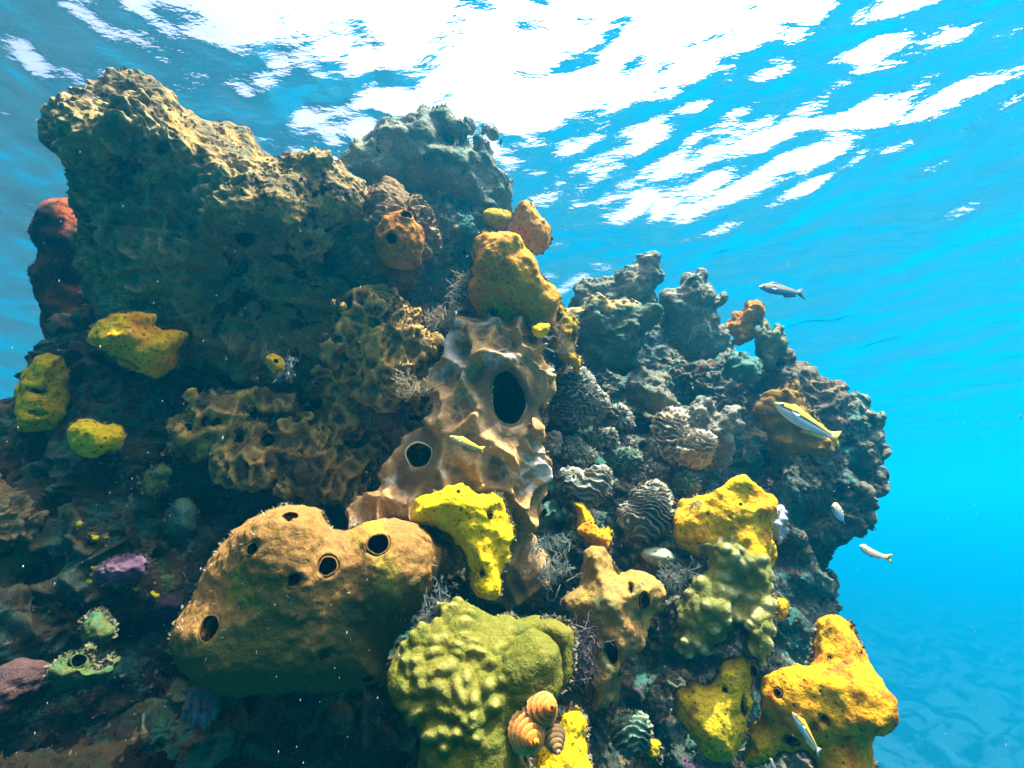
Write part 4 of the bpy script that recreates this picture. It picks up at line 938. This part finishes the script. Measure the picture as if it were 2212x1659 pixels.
fish('small fish diving at the bottom edge left of the ear sponge hollow', Z7([(968, 1598)])[0], Z7([(1010, 1740)])[0], .74, .76, .16, F_YBW, M_FINY, M_FIN)
fish('tiny yellow and white fish close to the dark rock at the right end', Z7([(1352, 58)])[0], Z7([(1420, 140)])[0], 1.30, 1.36, .38, F_PALE, M_FINY, M_FIN, spread=.7)
fish('tiny curved white and yellow fish in the blue water off the right edge', Z7([(1515, 300)])[0], Z7([(1608, 372)])[0], 1.35, 1.38, .30, F_PALE, M_FIN, M_FINY, bend=.9)

# ------------------------------------------------------------------ spiral plume worms
M_PLUME = reef_mat('orange_plume', (.62, .20, .012), (.64, .23, .02), (.66, .30, .06), s=60, bump=.2, feat=(.72, .44, .18))
M_PLUMEB = reef_mat('brown_plume', (.24, .12, .05), (.28, .15, .06), (.34, .22, .10), s=60, bump=.2, feat=(.42, .28, .15))
M_TUBE = reef_mat('worm_tube', (.10, .08, .12), (.16, .12, .16), (.07, .06, .06), s=60)
def worm(label, base, tip, db, dt, rb, mat, turns=8):
    a = px3(*base, db); b = px3(*tip, dt); ax = b - a; H = np.linalg.norm(ax); ax /= H
    e1 = np.cross(ax, [.3, .2, 1.]); e1 /= np.linalg.norm(e1); e2 = np.cross(ax, e1); r0 = rb / FPX * db
    V, Q, ft = [], [], []; N = turns * 44; K = 6
    for i in range(N + 1):
        t = i / N; an = 2 * math.pi * turns * t
        R = r0 * (1 - t) ** .7 * (1 - .35 * math.exp(-t * 12)) + .0014
        for k in range(K):
            s = k / (K - 1)
            rr = R * (.30 + .70 * s ** .7) * (1 + .018 * s * ((i % 2) * 2 - 1)); z = H * (t + .04 - .075 * s ** 1.8)          # each whorl a flared, combed ribbon
            V.append(a + ax * z + (e1 * math.cos(an) + e2 * math.sin(an)) * rr); ft.append(sstep(.72, 1.0, s) * (.55 + .45 * (i % 2)))
    for i in range(N):
        for k in range(K - 1):
            Q.append((i * K + k, (i + 1) * K + k, (i + 1) * K + k + 1, i * K + k + 1))
    root = bpy.data.objects.new('plume_worm', None); C.objects.link(root); root.location = a; root['_o'] = [float(x) for x in a]; root.empty_display_size = .01
    tag(root, label, 'worm', 'spiral plume worms on the green coral')
    V = np.array(V); nn = np.concatenate([V, V + ax * .0006])
    Q = np.array(Q); add_mesh('plume', nn, np.concatenate([Q, Q[:, ::-1] + len(V)]), mat, root, feat=np.concatenate([ft, ft]))
    n2 = 14; P = []
    for t, r in ((-.9, .18), (-.2, .2), (.0, .2), (.5, .12), (.98, .03)):
        P += [a + ax * H * t + (e1 * math.cos(6.2832 * k / n2) + e2 * math.sin(6.2832 * k / n2)) * r0 * r for k in range(n2)]
    add_mesh('stalk', np.array(P), np.array([(i * n2 + k, i * n2 + (k + 1) % n2, (i + 1) * n2 + (k + 1) % n2, (i + 1) * n2 + k) for i in range(4) for k in range(n2)]), M_TUBE, root)
    return root
worm('upper orange spiral plume worm tipping right toward the yellow lobe', Z6([(1215, 1300)])[0], Z6([(1345, 1290)])[0], .585, .535, 52, M_PLUME)
worm('lower orange spiral plume worm drooping below its twin', Z6([(1165, 1395)])[0], Z6([(1232, 1510)])[0], .575, .525, 57, M_PLUME)
worm('brown blurred spiral plume worm in front of the yellow lobe', Z6([(1340, 1450)])[0], Z6([(1370, 1570)])[0], .56, .53, 28, M_PLUMEB, 6)

# ------------------------------------------------------------------ branching hydroid tufts and hairs
M_HYD = reef_mat('hydroid', (.50, .40, .22), (.58, .48, .30), (.46, .33, .14), s=60, bump=.1)
M_HYDB = reef_mat('pale_hydroid', (.20, .27, .23), (.28, .32, .26), (.15, .20, .17), s=60, bump=.1)
def cone(P, F, a, b, ra, rb, n=5):
    d = b - a; d = d / (np.linalg.norm(d) + 1e-9); e = np.cross(d, [.31, .77, .55]); e /= np.linalg.norm(e); g = np.cross(d, e); i0 = len(P)
    for c, r in ((a, ra), (b, rb)):
        for k in range(n): P.append(c + (e * math.cos(6.2832 * k / n) + g * math.sin(6.2832 * k / n)) * r)
    for k in range(n): F.append((i0 + k, i0 + (k + 1) % n, i0 + n + (k + 1) % n, i0 + n + k))
    F.append((i0 + n, i0 + n + 1, i0 + n + 2, i0 + n + 3))
hr = random.Random(5)
def tuft(label, pts, d, size, n, mat, lean=(0, 0, .6)):
    P, F = [], []; nr = np.random.RandomState(hr.randint(0, 9999))
    for px, py in pts:
        c = px3(px, py, d); to = -c / np.linalg.norm(c)
        for _ in range(int(n * 2.2)):
            o = c + nr.normal(0, size * .32, 3); dr = nr.normal(0, .55, 3) + to * .5 + np.array(lean); dr /= np.linalg.norm(dr)
            L = size * nr.uniform(.5, 1.0); m = o + dr * L * .55; e = m + (dr + nr.normal(0, .3, 3)) * L * .5
            w = size * .024
            cone(P, F, o - dr * L * .4, m, w * 1.2, w); cone(P, F, m, e, w, w * .5)
            for _k in range(3):
                s = o + (e - o) * nr.uniform(.35, .9); cone(P, F, s, s + (dr * .6 + nr.normal(0, .6, 3)) * L * .28, w * .8, w * .45, 4)
    P = np.array(P); o = P.mean(0); me = bpy.data.meshes.new('hydroid'); me.from_pydata([tuple(x) for x in P - o], [], F); me.materials.append(mat)
    ob = bpy.data.objects.new('hydroid', me); C.objects.link(ob); ob.location = o; tag(ob, label, 'hydroid', 'branching hydroid tufts'); return ob
tuft('cream branching tuft in the notch between the tan rock and the orange slab', Z2([(760, 1450), (800, 1420), (845, 1425), (880, 1450), (790, 1490)]), 1.02, .028, 9, M_HYD)
tuft('cream branching fringe down the left edge of the orange slab', Z2([(970, 1190), (950, 1240), (925, 1290), (905, 1340), (985, 1180)]), 1.05, .022, 7, M_HYD, (-.6, 0, .1))
tuft('cream and yellow tuft on the ledge left of the barrel sponge', ZA([(400, 1120), (480, 1110), (560, 1090), (620, 1080), (680, 1060), (380, 1010)]), .95, .022, 8, M_HYD)
tuft('white fringe on the yellow green sponge beside the orange slab', Z2([(1540, 1550), (1575, 1590), (1610, 1630), (1560, 1630), (1530, 1500)]), 1.07, .02, 8, M_HYD)
tuft('pale tuft between the barrel sponge foot and the yellow tufted sponge', ZB([(300, 1000), (420, 990), (520, 980), (600, 1010), (650, 960), (350, 1060)]), .93, .020, 9, M_HYDB)
tuft('grey bristly tuft above the orange brown sponge', ZB([(480, 1250), (560, 1180), (620, 1260), (520, 1340), (430, 1300)]), .88, .024, 9, M_HYDB)
tuft('pale tuft under the speckled coral ball', ZB([(1650, 1280), (1750, 1320), (1830, 1260), (1800, 1400), (1700, 1400)]), .90, .022, 8, M_HYDB)
tuft('fine blue green tuft around the tiny yellow sponge with one pore', Z4([(1770, 540), (1790, 500), (1760, 590), (1700, 610), (1620, 470)]), .98, .018, 6, M_HYDB)
tuft('grey hairy tuft between the brown sponge and the green lumpy coral', Z6([(600, 700), (640, 650), (560, 740), (680, 640), (620, 760)]), .76, .024, 9, M_HYDB)
tuft('dark hairy growth between the green lumpy coral and the orange brown sponge', Z6([(1500, 900), (1530, 980), (1480, 1020), (1550, 850), (1540, 1100)]), .72, .026, 9, reef_mat('dark_hydroid', (.12, .11, .12), (.20, .18, .18), (.08, .08, .09), s=60))

# ------------------------------------------------------------------ algal turf on the rock, fine hairs on the brown sponge, drifting specks
def flakes(name, pts, nrm, size, mat, seed, quad=True, stretch=1.6):
    nr = np.random.RandomState(seed); n = len(pts)
    t = nr.normal(size=(n, 3)); t -= nrm * (t * nrm).sum(1)[:, None]; t /= np.linalg.norm(t, axis=1)[:, None] + 1e-9
    up = nrm + .7 * nr.normal(size=(n, 3)) * .6; up /= np.linalg.norm(up, axis=1)[:, None]
    sz = size * np.exp(np.clip(nr.normal(0, .5, n), -2, .8))[:, None]
    b0 = pts - nrm * .002
    V = np.stack([b0 - t * sz * .35, b0 + t * sz * .35, b0 + up * sz * stretch * .6 + t * sz * .5, b0 + up * sz * stretch + t * sz * .15 * nr.normal(size=(n, 1)), b0 + up * sz * stretch * .55 - t * sz * .45], 1)
    V += nr.normal(0, 1, V.shape) * sz[:, None, :] * .12
    q = np.arange(n)[:, None] * 5
    tri = np.concatenate([np.concatenate([q, q + 1, q + 2, q + 4], 1), np.concatenate([q + 4, q + 2, q + 3, q + 3], 1)])
    Vf = V.reshape(-1, 3); me = bpy.data.meshes.new(name)
    o = np.array([0, 1.2, -.5])
    quads = np.concatenate([q, q + 1, q + 2, q + 4], 1); tris = np.concatenate([q + 4, q + 2, q + 3], 1)
    lv = np.concatenate([quads.ravel(), tris.ravel()]).astype(np.int32)
    ls = np.concatenate([np.arange(len(quads)) * 4, len(quads) * 4 + np.arange(len(tris)) * 3]).astype(np.int32)
    me.vertices.add(len(Vf)); me.vertices.foreach_set('co', (Vf - o).astype(np.float32).ravel())
    me.loops.add(len(lv)); me.loops.foreach_set('vertex_index', lv); me.polygons.add(len(ls)); me.polygons.foreach_set('loop_start', ls)
    me.update(calc_edges=True); me.validate(); me.materials.append(mat)
    at = me.attributes.new('feat', 'FLOAT', 'POINT'); at.data.foreach_set('value', np.repeat(nr.rand(n), 5).astype(np.float32))
    ob = bpy.data.objects.new(name, me); C.objects.link(ob); ob.location = o; tag(ob, None, None, kind='stuff'); return ob
tn = np.random.RandomState(3); PT, NR = [], []
for v, n, wgt in TURF:
    to = -v / np.linalg.norm(v, axis=1)[:, None]
    clump = fbm(v * 14 + 70, 3)
    ok = np.where(((n * to).sum(1) > -.35) & (clump > -.05))[0]
    area = len(v)
    k = min(len(ok), int(52000 * wgt * min(1, area / 250000 + .0)))
    i = tn.choice(ok, k, replace=False); PT.append(v[i]); NR.append(n[i])
PT = np.concatenate(PT); NR = np.concatenate(NR); pick = tn.rand(len(PT))
M_TURF1 = reef_mat('turf', (.10, .10, .06), (.17, .14, .07), (.05, .13, .085), s=7, spot_at=(.5, .6), bump=.1, feat=(.17, .145, .085))
M_TURF2 = reef_mat('pale_turf', (.13, .14, .10), (.19, .165, .10), (.08, .15, .11), s=7, bump=.1, feat=(.24, .21, .14))
flakes('turf_algae', PT[pick < .8], NR[pick < .8], .0032, M_TURF1, 1, stretch=1.3)
flakes('turf_algae', PT[pick >= .8], NR[pick >= .8], .0024, M_TURF2, 2, stretch=2.)

def specks(n, seed):
    nr = np.random.RandomState(seed); px = nr.uniform(-50, PW + 50, n); py = nr.uniform(250, PH + 40, n); d = nr.uniform(.35, 1.0, n)
    P = px3(px, py, d); keep = np.ones(n, bool); P = P * 1.0
    V, F = [], []
    oct_ = np.array([(1, 0, 0), (-1, 0, 0), (0, 1, 0), (0, -1, 0), (0, 0, 1), (0, 0, -1)], float)
    f8 = [(0, 2, 4), (2, 1, 4), (1, 3, 4), (3, 0, 4), (2, 0, 5), (1, 2, 5), (3, 1, 5), (0, 3, 5)]
    for p in P:
        r = .00055 * math.exp(nr.normal(0, .35)); b = len(V)
        V += list(p + oct_ * r * np.array([.8, .8, nr.uniform(1, 3.0)]) ); F += [tuple(b + i for i in f) for f in f8]
    o = np.array([0, .7, 0.]); me = bpy.data.meshes.new('drifting_specks'); me.from_pydata([tuple(x) for x in np.array(V) - o], [], F); me.materials.append(flat_mat('speck', (.45, .48, .45), .6, .1))
    ob = bpy.data.objects.new('drifting_specks', me); C.objects.link(ob); ob.location = o; tag(ob, None, None, kind='stuff')
specks(420, 11)
print('script seconds', round(time.time() - T0, 1), 'faces', sum(len(o.data.polygons) for o in S.objects if o.type == 'MESH'))
